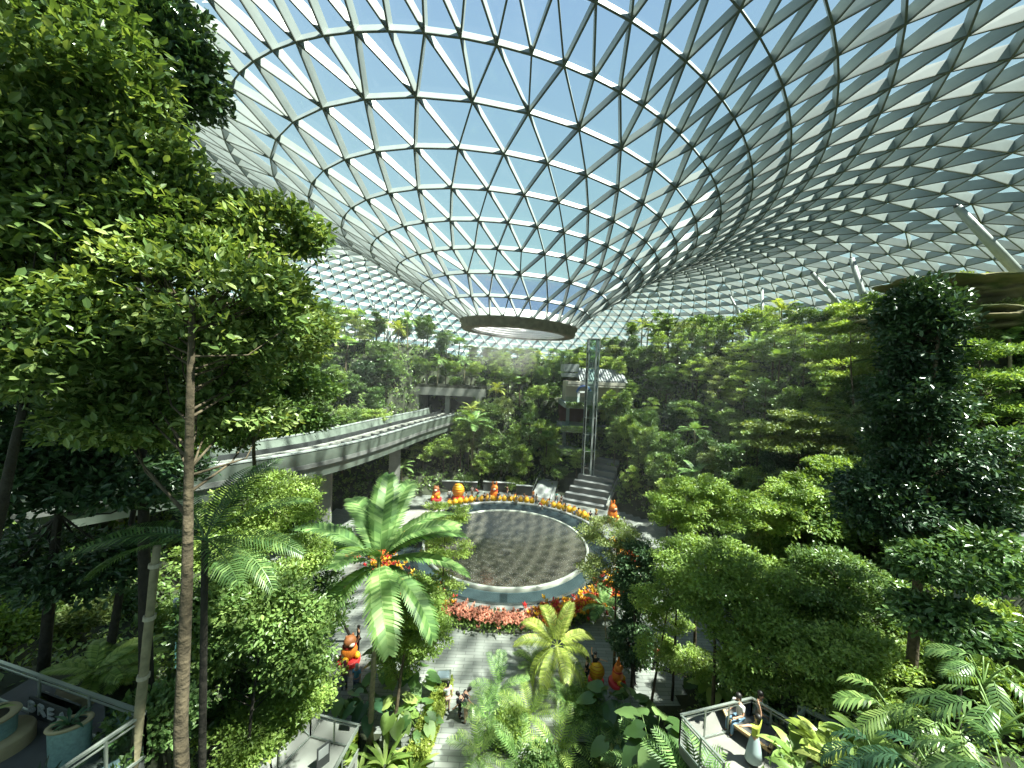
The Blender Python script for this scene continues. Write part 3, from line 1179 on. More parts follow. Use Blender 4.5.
# ---- low planting over all the banks: nobody could count it
def rear_planting():
    rng = np.random.default_rng(21)
    k = 0
    for (x, y, kind, hh, ww, lf, where) in (
            (-10.5, 58.6, 'broad', 6, 5, 'lime', 'behind the square festive block'), (-8.0, 59.6, 'slender', 9, 3.6, 'mid', 'right of the blue-green palm'), (-4.3, 58.6, 'layered', 6, 4.6, 'lime', 'behind the gap between the stage blocks'),
            (-3.2, 60.2, 'slender', 10, 3.6, 'mid', 'tallest behind the eared festive figure'), (-1.2, 59.0, 'broad', 6.5, 4.6, 'mid', 'directly behind the eared festive figure'), (1.0, 60.2, 'column', 10, 3, 'mid', 'right of the tallest one behind the eared figure'),
            (2.2, 58.6, 'slender', 8, 3.4, 'lime', 'left of the rear walkway'), (3.4, 60.5, 'slender', 11, 3.6, 'deep', 'beside the top of the rear walkway'), (8.2, 58.4, 'broad', 3.6, 3.2, 'mid', 'between walkway and seating steps'),
            (7.0, 61.0, 'column', 8, 3, 'lime', 'left of the lift and balconies'), (12.6, 58.8, 'broad', 4.6, 3.8, 'mid', 'in front of the lift foot'), (16.6, 61.4, 'slender', 9.5, 3.4, 'lime', 'right of the lift foot'), (17.4, 60.0, 'slender', 9, 3.6, 'mid', 'right of the seating steps'),
            (16.6, 57.2, 'slender', 7.5, 3.4, 'mid', 'beside the rail of the seating steps'), (19.5, 57.0, 'broad', 8, 4.6, 'deep', 'behind the far right festive figure'), (19.0, 53.5, 'slender', 8, 3.6, 'lime', 'right beside the far right festive figure'), (17.6, 51.8, 'layered', 5.5, 3.8, 'lime', 'in front of the far right festive figure side'), (18.3, 56.0, 'broad', 8.5, 4.2, 'lime', 'up behind the rail of the seating steps'), (21.5, 51.0, 'palm', 7, 4.0, 'frond', 'right of the seating steps'),
            (-13.5, 57.0, 'broad', 5, 4.6, 'lime', 'under the bridge end'), (-15.5, 52.5, 'palm', 5.5, 4.0, 'frond', 'by the pier near the tunnel'), (20.5, 48.0, 'slender', 8.5, 3.8, 'mid', 'at the right edge of the rear plaza'), (19.4, 43.5, 'layered', 7, 5, 'lime', 'right of the pool beyond the plaza'),
            (11.0, 58.8, 'slender', 4.2, 2.6, 'lime', 'at the head of the seating steps'), (-6.4, 58.4, 'bush', 2.6, 4, 'mid', 'low behind the first stage block'), (0.8, 58.4, 'bush', 2.4, 3.6, 'lime', 'low behind the second stage block')):
        nmk = KIND_TEXT.get(kind, 'leafy bush')
        plant(kind, k % 2, x, y, hh, ww, f'{LEAF_TEXT[lf]} {nmk} {where}', 'tree' if kind != 'bush' else 'shrub', None, leaf=lf)
        k += 1
    for k in range(11):
        kind = ['slender', 'broad', 'bush', 'palm'][k % 4]
        plant(kind, k % 2, -18.6 + k * 1.25, 73.0 + (k % 3) * 1.6, [6, 5, 2, 6][k % 4], [3.4, 4, 3, 4][k % 4], f'{ORD[k]} plant from the left in the bed on top of the tunnel mouth', 'shrub' if kind == 'bush' else 'tree', 'planting on top of the tunnel mouth',
              z=15.75, leaf=['mid', 'lime', 'mid', 'frond'][k % 4])


rear_planting()


def undergrowth():
    rng = np.random.default_rng(5)
    n = 230000
    x = rng.uniform(-60, 60, n)
    y = rng.uniform(3, 92, n)
    d = np.hypot(x, y)
    g = .5
    sl_ = np.hypot((hgt(x + g, y) - hgt(x - g, y)) / (2 * g), (hgt(x, y + g) - hgt(x, y - g)) / (2 * g))
    keep = rng.random(n) < np.clip(24 / d, .3, 1) * np.clip(.2 * np.sqrt(1 + 1.5 * sl_ ** 2), 0, 1)
    x, y = x[keep], y[keep]
    z = hgt(x, y)
    r = np.hypot(x, y - 39.6)
    ok = (z > .35) & (r < 52) & (np.abs(np.arctan2(x, y)) < 1.05)
    for k in range(len(PLATES)):
        x0, x1, y0, y1 = PLATES[k]
        ok &= ~((x > x0 - .3) & (x < x1 + .3) & (y > y0 - .3) & (y < y1 + .3))
    x, y, z = x[ok], y[ok], z[ok]
    e = .4
    gx, gy = (hgt(x + e, y) - hgt(x - e, y)) / (2 * e), (hgt(x, y + e) - hgt(x, y - e)) / (2 * e)
    N = nrm(np.stack([-gx, -gy, np.ones_like(gx)], -1))
    m = len(x)
    d = np.hypot(x, y)
    k = 7
    hgt_ = np.clip(.25 + .5 * rng.random(m) ** 2, 0, 1)
    P = np.repeat(np.stack([x, y, z], -1), k, 0)
    Nn = np.repeat(N, k, 0)
    hh = np.repeat(hgt_, k)
    P = P + Nn * (rng.random(len(P)) * hh)[:, None] + rng.normal(size=P.shape) * .22 * [1, 1, .3]
    ls = np.repeat(np.clip(.011 * d, .13, .5), k) * (.6 + .8 * rng.random(len(P)))
    D = rng.normal(size=P.shape) + Nn * .5
    tint = np.clip(np.repeat(rng.random(m), k) * .7 + rng.random(len(P)) * .3, 0, 1)
    V, f, t = leaves(P, D, Nn + rng.normal(size=P.shape) * .5 + [0, 0, .6], ls, L4, tint)
    o = put('undergrowth', V, f, LEAF['mid'], tint=t)
    tag(o, 'low mixed green ground planting covering the banks and terraces', 'undergrowth', kind='stuff')


PLATES = [(-14, -5.2, 3, 10.2), (-10.8, -6.0, 11, 17.5), (4.6, 12.0, 9.5, 15.2), (8, 15.5, 53, 60), (12, 15, 13.5, 14.5)]
undergrowth()

# ------------------------------------------------------------------ placing by eye on the real ground
def ray_z(px, py, z):
    a = at(px, py, 1) - EYE
    return EYE + a * ((z - EYE.z) / a.z)


def march(px, py, lift=0.0, d0=4.0):
    """first point seen at a place in the frame that is no more than lift above the ground"""
    d = d0
    while d < 90:
        p = at(px, py, d)
        if p.z <= H(p.x, p.y) + lift:
            return p
        d += .1
    return p


class Grown:
    """a large tree in the foreground: crown lobes placed in the world, trunk underneath"""
    def __init__(s, name, label, base, lobes, npc, cr, ls, leaf, r0, bark=BARK, flat=.5, up=.9, tmpl=L6, seed=1, nb=40, h1=None, dirup=.15, shell=.5, bare=.35, lean=None, cat='tree', skirt=None):
        rng = np.random.default_rng(seed)
        base = Vector(base)
        r = thing(name, label, cat, base)
        Cs, V, F_, T, o = [], [], [], [], 0
        tot = np.zeros(3)
        for (c, rad, n) in lobes:
            c = np.array(c - base) if isinstance(c, Vector) else np.array(c)
            C = ellip(rng, n, rad, shell) + c
            Cs.append(C)
            tot += c
            v, f, t = clump_leaves(C, npc, cr, flat, ls, c - [0, 0, rad[2] * .3], rng, up, tmpl, dirup)
            V.append(v)
            F_.append(f + o)
            T.append(t)
            o += len(v)
        C = np.vstack(Cs)
        top = tot / len(lobes)
        m = MB()
        hh = h1 or max(c[2] for c in Cs[0]) * .9
        ln = lean if lean is not None else (top[0], top[1])
        branchy(m, (0, 0, 0), bare * hh, hh, C, rng, r0, ln, nb, 10)
        m.build('trunk', bark, r, True)
        put('crown', np.vstack(V), np.vstack(F_), LEAF[leaf], r, tint=np.concatenate(T))


def gnd(p):
    return Vector((p.x, p.y, H(p.x, p.y) - .15))


def foreground_trees():
    b = gnd(at(-85, 400, 7.2))
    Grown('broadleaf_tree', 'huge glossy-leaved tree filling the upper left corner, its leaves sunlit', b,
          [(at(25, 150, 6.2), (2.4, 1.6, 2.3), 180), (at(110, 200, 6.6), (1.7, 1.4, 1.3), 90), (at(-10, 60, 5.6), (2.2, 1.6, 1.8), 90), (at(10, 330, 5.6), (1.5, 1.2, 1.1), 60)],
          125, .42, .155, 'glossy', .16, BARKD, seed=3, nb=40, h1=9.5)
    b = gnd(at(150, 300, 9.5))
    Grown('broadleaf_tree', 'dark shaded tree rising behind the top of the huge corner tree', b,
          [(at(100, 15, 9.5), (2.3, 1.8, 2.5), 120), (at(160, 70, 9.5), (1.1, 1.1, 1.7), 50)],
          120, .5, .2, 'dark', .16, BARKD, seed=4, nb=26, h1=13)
    b = gnd(at(187, 768, 6.0))
    Grown('broadleaf_tree', 'straight-trunked tree with leafy boughs standing just left of centre foreground', b,
          [(at(205, 300, 6.8), (1.7, 1.3, 1.15), 100), (at(165, 215, 7.0), (1.5, 1.2, .8), 60), (at(262, 232, 7.6), (1.05, .9, .55), 44), (at(125, 415, 7.0), (1.1, .9, .55), 40), (at(235, 410, 7.4), (.9, .8, .5), 30), (at(195, 365, 7.6), (1.5, 1.0, .7), 60), (at(285, 330, 8.6), (1.0, .9, .9), 40)],
          105, .36, .15, 'glossy', .165, BARK, seed=6, nb=46, h1=at(196, 300, 6.0).z - b.z, lean=(.12, .1), bare=.72)
    b = gnd(at(42, 640, 10.8))
    Grown('broadleaf_tree', 'leaning dark-trunked tree behind the planter terrace', b,
          [(at(60, 400, 9.4), (2.6, 1.8, 1.5), 90), (at(120, 480, 9.8), (1.7, 1.4, .8), 44), (at(5, 480, 8.6), (1.3, 1.2, .9), 40), (at(60, 560, 10.5), (2.6, 1.2, .8), 60)],
          105, .5, .19, 'dark', .14, BARKD, seed=8, nb=30, bare=.6)  # dark leaf tone puts the corner's deep shade into the foliage colour
    b = gnd(at(105, 640, 11))
    Grown('broadleaf_tree', 'thin forked tree between the leaning dark trunk and the pale staked trunk', b,
          [(at(150, 420, 12), (2.2, 1.8, 1.4), 70)], 100, .5, .2, 'mid', .12, BARKD, seed=9, nb=20, bare=.6)
    b = gnd(at(262, 560, 17))
    Grown('broadleaf_tree', 'sunny green tree in front of the left stretch of the bridge', b,
          [(at(262, 350, 17), (2.8, 2.0, 2.6), 120), (at(305, 400, 17.5), (1.6, 1.4, 1.4), 40), (at(215, 420, 17), (2.2, 1.8, 1.5), 60)],
          100, .6, .24, 'mid', .16, BARK, tmpl=L4, seed=10, nb=24)
    b = gnd(at(245, 700, 13))
    Grown('layered_tree', 'fine-leaved light green tree just left of the big palm', b,
          [(at(268, 503, 14.5), (2.1, 1.8, 1.1), 80), (at(285, 560, 14.5), (1.7, 1.5, 1.0), 60), (at(235, 545, 13), (1.4, 1.3, .7), 40)],
          150, .42, .12, 'lime', .11, BARKD, flat=.35, up=1.3, tmpl=L4, seed=12, nb=40)
    b = gnd(at(228, 768, 11))
    Grown('slender_tree', 'dark slim-trunked tree with mid-green crown beside the straight foreground trunk', b,
          [(at(262, 610, 12), (1.5, 1.2, 1.3), 70), (at(300, 640, 12.5), (1.2, 1.1, 1.2), 50), (at(225, 640, 12), (.9, .9, .9), 26)],
          120, .42, .16, 'mid', .09, BARKD, seed=13, nb=30, lean=(.25, .6))
    b = gnd(at(285, 768, 12.5))
    Grown('leafy_bush', 'yellow-green feathery bush beside the small railed landing', b,
          [(at(290, 690, 13), (1.6, 1.3, .9), 80), (at(250, 730, 12), (1.2, 1.0, .8), 50)],
          150, .36, .12, 'lime', .06, BARKD, flat=.35, up=1.2, tmpl=L4, seed=14, nb=30, cat='bush')
    b = gnd(at(212, 740, 12.5))
    Grown('leafy_bush', 'white-glinting dark-leaved shrub right of the straight foreground trunk', b,
          [(at(215, 620, 13), (1.0, .9, 1.3), 50), (at(215, 690, 12.5), (1.2, 1.0, 1.0), 46)],
          90, .4, .24, 'deep', .06, BARKD, seed=15, nb=20, cat='bush')
    # beside and before the pool
    b = ray_z(393, 735, .3)
    Grown('slender_tree', 'slanting two-stemmed tree with small lime crown right of the big palm', b,
          [(at(410, 600, 20), (1.9, 1.4, 1.1), 60), (at(425, 632, 20), (1.5, 1.3, .9), 50), (at(400, 655, 20.5), (1.3, 1.2, .6), 26)],
          130, .4, .15, 'lime', .1, BARK, flat=.35, up=1.3, tmpl=L4, seed=16, nb=26)
    b = ray_z(437, 640, .1)
    Grown('layered_tree', 'sparse light tree at the left edge of the pool', b,
          [(at(445, 512, 26.5), (1.9, 1.4, .5), 26), (at(447, 548, 26), (1.7, 1.4, .6), 30), (at(440, 585, 25.5), (1.6, 1.3, .7), 30)],
          110, .45, .17, 'lime', .08, BARK, flat=.25, up=1.5, tmpl=L4, seed=17, nb=26)
    b = ray_z(352, 640, .1)
    Grown('slender_tree', 'slim dark tree behind the orange festive figure left of the palm', b,
          [(at(325, 600, 24), (1.4, 1.3, 2.2), 40), (at(320, 540, 24), (2.0, 1.6, 1.2), 50)],
          110, .5, .2, 'deep', .1, BARKD, tmpl=L4, seed=18, nb=16)
    b = ray_z(614, 668, .1)
    Grown('layered_tree', 'airy olive-green tree at the right edge of the pool', b,
          [(at(612, 532, 27), (2.4, 1.8, .7), 44), (at(606, 570, 26), (1.9, 1.5, .7), 34), (at(630, 552, 26), (1.6, 1.4, .6), 26)],
          110, .5, .18, 'olive', .09, BARK, flat=.25, up=1.4, tmpl=L4, seed=19, nb=30)
    b = ray_z(632, 690, .1)
    Grown('creeper_clad_tree', 'narrow dark creeper-covered tree right of the pool', b,
          [(at(638, 575, 23.5), (1.25, 1.1, 2.3), 100), (at(630, 640, 23), (1.1, 1.0, 1.5), 60)],
          95, .4, .2, 'dark', .11, BARKD, flat=.8, tmpl=L4, seed=20, nb=16, dirup=-.3)
    b = ray_z(651, 705, .1)
    Grown('layered_tree', 'small tree with bright yellow-green sprays before the dark creeper-covered tree', b,
          [(at(650, 598, 20.5), (1.2, 1.0, .45), 24), (at(668, 620, 20.5), (1.0, .9, .4), 18), (at(655, 650, 20.5), (1.3, 1.1, .5), 24), (at(690, 660, 20), (1.3, 1.0, .5), 24)],
          140, .36, .13, 'lime', .08, BARK, flat=.25, up=1.5, tmpl=L4, seed=21, nb=24)
    b = ray_z(672, 700, .3)
    Grown('slender_tree', 'slim bare-stemmed tree just left of the railed bench deck', b,
          [(at(690, 560, 19.5), (1.8, 1.5, 1.1), 60), (at(668, 590, 19.5), (1.1, 1.0, .7), 26)],
          130, .42, .15, 'lime', .08, BARKD, flat=.35, up=1.3, tmpl=L4, seed=22, nb=26)
    # right-hand side
    for k, (px, py, d, rx, rz, gx, lab, lf, sz) in enumerate((
            (705, 500, 24, 3.6, 1.3, 700, 'wide bright tiered tree straight right of the pool', 'lime', .16),
            (800, 505, 25, 3.8, 1.3, 800, 'wide bright tiered tree behind the one right of the pool', 'lime', .17),
            (730, 575, 17, 2.7, 1.2, 722, 'bright tiered tree whose trunk stands at the railed bench deck', 'lime', .13),
            (775, 640, 15.5, 2.6, 1.1, 764, 'lower tiered green tree over the back rail of the bench deck', 'lime', .13),
            (835, 585, 17, 2.8, 1.3, 850, 'green tiered tree between the bench deck and the tall creeper-clad trunk', 'mid', .14),
            (850, 660, 14, 2.2, .9, 866, 'small light green tree with a thin dark stem left of the tall creeper-clad trunk', 'lime', .12),
            (800, 430, 31, 4.2, 1.4, 805, 'yellow-green flat-topped tree on the right hillside', 'olive', .2),
            (840, 480, 27, 3.8, 1.3, 850, 'olive flat-topped tree below the yellow-green flat-topped one', 'lime', .2),
            (985, 380, 22, 3.4, 2.2, 985, 'broad green tree under the mossy rock at the right edge', 'mid', .18),
            (1010, 470, 19, 3.2, 2.0, 1015, 'dark green tree at the right edge above the grey rock', 'deep', .2),
            (850, 330, 34, 3.6, 2.4, 850, 'green hillside tree in front of the nearly upright prop', 'lime', .22),
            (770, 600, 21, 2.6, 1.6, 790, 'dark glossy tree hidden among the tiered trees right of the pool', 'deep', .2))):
        b = gnd(at(gx, 560, d))
        c = at(px, py, d)
        n = 34
        lob = [(c + Vector((-.1 * rx, 0, rz * .8)), (rx * .5, rx * .45, .4), int(n * .7)), (c + Vector((-.45 * rx, -.2, .1)), (rx * .6, rx * .6, .3), n), (c + Vector((.5 * rx, .2, .25)), (rx * .55, rx * .6, .35), n), (c + Vector((.15 * rx, 0, -rz * .75)), (rx * .8, rx * .65, .3), int(n * 1.2)), (c + Vector((-.6 * rx, -.3, -rz)), (rx * .4, rx * .4, .22), int(n * .5))]
        if lf == 'deep':
            lob = [(c, (rx * .9, rx * .7, rz), n * 3)]
        Grown('layered_tree' if lf != 'deep' else 'broadleaf_tree', lab, b, lob, 95, .42, sz * 1.25, lf, .11, BARKD if k % 2 else BARK, flat=.42 if lf != 'deep' else .5, up=1.4, tmpl=L4, seed=40 + k, nb=44)
    b = gnd(at(912, 680, 13.5))
    c0 = at(915, 330, 13.5)
    Grown('creeper_clad_tree', 'tall dark creeper-clad tree on the right, rising as a leafy pillar above the others', b,
          [(at(918, 330, 13.5), (1.15, 1.0, 1.75), 100), (at(915, 400, 13.5), (1.3, 1.1, 1.1), 60), (at(935, 455, 13.8), (2.5, 1.7, 1.2), 110), (at(885, 500, 13.6), (1.6, 1.3, 1.1), 60), (at(960, 510, 13.2), (1.5, 1.2, .8), 46)],
          100, .42, .19, 'dark', .19, BARK, flat=.6, seed=60, nb=40, h1=c0.z - b.z, lean=(.1, 0), bare=.5, dirup=0)
    b = gnd(at(965, 700, 11))
    Grown('broadleaf_tree', 'pale-glinting drooping-leaved tree between the tall creeper-clad trunk and the grey rock', b,
          [(at(955, 565, 11.5), (1.5, 1.1, .55), 56), (at(950, 620, 11), (1.3, 1.0, .5), 46), (at(985, 545, 11.5), (.9, .8, .4), 24)],
          95, .4, .2, 'deep', .08, BARKD, flat=.4, seed=61, nb=26, dirup=-.2)


foreground_trees()


# ------------------------------------------------------------------ palms with separate fronds
def palm(name, label, base, crown, L, ll, w, spec, leaf, r0, bark=BARKP, n=30, arch=.9, vee=.5, drop=0., cat='palm', ringed=True):
    rng = np.random.default_rng(len(label))
    base = Vector(base)
    r = thing(name, label, cat, base)
    v = Vector(crown) - base
    m = MB()
    t = np.linspace(0, 1, 24)
    P = np.stack([v.x * t ** 1.3, v.y * t ** 1.3, v.z * t], -1)
    m.tube(P, r0 * np.interp(t, [0, .08, 1], [1.5, 1.05, .75]) * (1 + .06 * (np.arange(24) % 2)), 12)
    m.build('trunk', bark, r, True)
    protos = []
    for k in range(3):
        V, f, tt = frond_mesh(L, n, ll, w, rng, arch=arch * (1 + .15 * (k - 1)), vee=vee, drop=drop)
        o = put('frond', V, f, LEAF[leaf], r, tint=tt)
        protos.append(o)
    for i, (az, el) in enumerate(spec):
        o = protos[i] if i < 3 else protos[i % 3].copy()
        if i >= 3:
            COL.objects.link(o)
            o.parent = r
        o.location = v
        o.rotation_euler = (rng.uniform(-.25, .25), -el, math.radians(az))
        o.rotation_mode = 'XYZ'
    return r


def palms():
    b = ray_z(370, 742, .3)
    c = at(379, 562, (b - EYE).dot(Vector((0, math.cos(PITCH), math.sin(PITCH)))) - 9.0 * math.sin(-PITCH) * 0 + .1)
    palm('palm_tree', 'big broad-fronded palm with a slim pale trunk, standing left of the pool', b, c, 4.7, 1.0, .18,
         [(178, .75), (162, .4), (135, 1.05), (100, 1.35), (72, 1.25), (18, .75), (3, .3), (-28, -.1), (-70, .1), (-118, .0), (-155, .35), (45, .9), (118, .75), (-95, .9), (-5, 1.0)], 'frond', .12, n=34, arch=1.0)
    b = ray_z(562, 690, .2)
    c = at(557, 648, 23.0)
    palm('palm_tree', 'yellowing drooping palm at the near side of the pool', b, at(557, 646, 22.6), 2.8, .75, .06,
         [(180, .5), (150, .8), (110, 1.2), (60, 1.25), (20, .6), (0, .2), (-40, -.1), (-120, .1), (-160, -.1), (-80, .5)], 'yellow', .09, n=38, arch=1.3, drop=.8)
    b = gnd(at(203, 700, 9))
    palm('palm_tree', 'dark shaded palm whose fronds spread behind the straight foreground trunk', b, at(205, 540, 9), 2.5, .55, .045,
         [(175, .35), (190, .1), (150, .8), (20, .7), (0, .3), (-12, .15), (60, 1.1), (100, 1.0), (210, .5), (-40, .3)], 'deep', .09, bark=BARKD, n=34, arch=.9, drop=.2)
    b = ray_z(606, 640, .1)
    palm('palm_tree', 'small pale green palm between the pool and the dark creeper-covered tree', b, at(604, 606, 28), 1.7, .5, .1,
         [(180, .2), (150, .7), (60, 1.0), (10, .6), (-60, .2), (-130, .3), (100, 1.2)], 'frond', .06, n=20, arch=1.0)
    for px, py, lab in ((415, 490, 'pale green palm standing beneath the tunnel mouth, left of the rear stage'), ):
        pass
    p = Vector((-6.2, 60.5, H(-6.2, 60.5) - .1))
    palm('palm_tree', 'blue-green palm with a pale trunk standing right where the track enters the tunnel', p, at(474, 425, 60), 3.4, .9, .2,
         [(k * 47 % 360, .3 + .5 * (k % 3)) for k in range(11)], 'frond', .2, n=20, arch=1.1)
    # rosettes of feather leaves in the lower middle
    spots = [(500, 672, 1.9), (535, 650, 1.6), (488, 700, 1.8), (530, 700, 2.1), (570, 690, 1.8), (480, 735, 1.8), (520, 745, 2.0), (560, 735, 2.1), (600, 715, 1.9), (605, 755, 2.0), (645, 750, 1.8), (560, 768, 1.9), (690, 762, 1.7)]
    names = ['tallest of the clump beside the yellowing palm', 'rearmost of the clump next to the yellowing palm stem', 'leaning over the paved path', 'in the middle of the clump right of the path',
             'right behind the dark big-leaved plants', 'dark and lowest beside the path edge', 'at the front edge of the clump near the path', 'in the centre front of the clump',
             'beside the dark big-leaved plants', 'in front of the dark big-leaved plants', 'left of the bench deck railing', 'at the very front of the clump', 'before the bench deck railing']
    for k, ((px, py, L), nm) in enumerate(zip(spots, names)):
        p = march(px, py, 1.3, 10)
        rng = np.random.default_rng(k)
        nf = 11
        palm('feather_leaf_plant', 'feather-leaved plant ' + nm, gnd(p), Vector((p.x, p.y, H(p.x, p.y) + .3)), L, .46, .06,
             [(j * 360 / nf + rng.uniform(-15, 15), rng.uniform(.35, 1.25)) for j in range(nf)], ['frond', 'mid', 'frond', 'lime'][k % 4], .08, bark=BARK, n=16, arch=.8, vee=.35, cat='plant')
    p = march(95, 672, .9, 10.4)
    palm('tree_fern', 'yellow-green tree fern behind the planter terrace railing', gnd(p), Vector((p.x, p.y, H(p.x, p.y) + .7)), 1.15, .34, .05,
         [(j * 26, .15 + .3 * (j % 3)) for j in range(14)], 'lime', .08, bark=BARKD, n=26, arch=.8, vee=.2, cat='fern')
    p = march(126, 655, .9, 10.2)
    palm('tree_fern', 'second tree fern, just right of the larger one behind the terrace railing', gnd(p), Vector((p.x, p.y, H(p.x, p.y) + .6)), .95, .3, .05,
         [(j * 33, .2 + .3 * (j % 3)) for j in range(11)], 'lime', .07, bark=BARKD, n=22, arch=.8, vee=.2, cat='fern')


palms()


# ------------------------------------------------------------------ big-leaved plants
def heart_blade(L, Wd, rng, notch=.25, fold=.25, droop=.5):
    """heart-shaped blade along +X, a curved grid"""
    nu, nv = 9, 7
    u = np.linspace(0, 1, nu)
    wd = np.interp(u, [0, .08, .25, .5, .75, .92, 1], [.35, .78, 1, .9, .58, .2, .01]) * Wd / 2
    v = np.linspace(-1, 1, nv)
    X = u[:, None] * L - notch * L * (np.abs(v)[None] ** 1.5) * (1 - u[:, None]) ** 2
    Y = wd[:, None] * v[None]
    Z = fold * np.abs(Y) - droop * L * (u[:, None] ** 2) * .5 + .02 * L * np.sin(u[:, None] * 22) * np.abs(v[None])
    V = np.stack([X, Y, Z + 0 * X], -1).reshape(-1, 3)
    i = np.arange(nu - 1)[:, None] * nv
    j = np.arange(nv - 1)[None]
    f = np.stack([i + j, i + nv + j, i + nv + j + 1, i + j + 1], -1).reshape(-1, 4)
    return V, f, np.full(len(f), rng.random())


def bigleaf(label, base, n, hs, L, Wd, leaf, seed=0, name='elephant_ear_plant', spread=.9, fold=.15, notch=.25, droop=.5, lobes=False, cat='plant'):
    rng = np.random.default_rng(seed)
    r = thing(name, label, cat, base)
    st = MB()
    for k in range(n):
        az = k * 2.4 + rng.uniform(-.3, .3)
        hh = hs * rng.uniform(.6, 1.1)
        q = spread * rng.uniform(.4, 1.1)
        e = np.array([math.cos(az) * q, math.sin(az) * q, hh])
        t = np.linspace(0, 1, 5)[:, None]
        P = np.hstack([e[None, :2] * t ** 1.6, e[2] * t])
        st.tube(P, np.linspace(.03, .014, 5) * (L ** .5), 5)
        if lobes:
            V, f, tt = frond_mesh(L, 10, Wd * .55, .085 * L, rng, arch=.6, vee=.25, tip=.8, base=.02, drop=.3)
        else:
            V, f, tt = heart_blade(L * rng.uniform(.8, 1.1), Wd * rng.uniform(.85, 1.1), rng, notch, fold, droop)
        o = put('leaf_blade', V, f, LEAF[leaf], r, True, tint=tt)
        o.location = e
        o.rotation_euler = (rng.uniform(-.2, .2), rng.uniform(.05, .6), az)
    st.build('stalks', LEAFSTALK, r, True)
    return r


def straps(label, base, n, L, Wd, leaf, seed=0, name='strap_leaf_plant', arch=1.0, stripe=False):
    rng = np.random.default_rng(seed)
    r = thing(name, label, 'plant', base)
    for k in range(n):
        az = k * 2.4 + rng.uniform(-.3, .3)
        l = L * rng.uniform(.7, 1.1)
        u = np.linspace(0, 1, 9)
        ang = rng.uniform(.7, 1.35) - arch * u ** 1.3
        X = np.concatenate([[0], np.cumsum(np.cos(ang[1:]) * l / 8)]) + .03
        Z = np.concatenate([[0], np.cumsum(np.sin(ang[1:]) * l / 8)])
        wd = np.interp(u, [0, .15, .5, .85, 1], [.25, .55, 1, .6, .02]) * Wd / 2
        V = np.stack([np.stack([X, wd * s, Z + .25 * abs(s) * wd], -1) for s in (-1, 0, 1)], 1).reshape(-1, 3)
        i = np.arange(8)[:, None] * 3
        f = np.stack([i + np.array([0, 1]), i + 3 + np.array([0, 1]), i + 4 + np.array([0, 1]), i + 1 + np.array([0, 1])], -1).reshape(-1, 4)
        o = put('leaf_blade', V, f, LEAF[leaf], r, True, tint=np.full(len(f), rng.random()))
        o.rotation_euler = (0, 0, az)
    return r


LEAFSTALK = mat('leaf_stalk', (.12, .2, .05), .5)


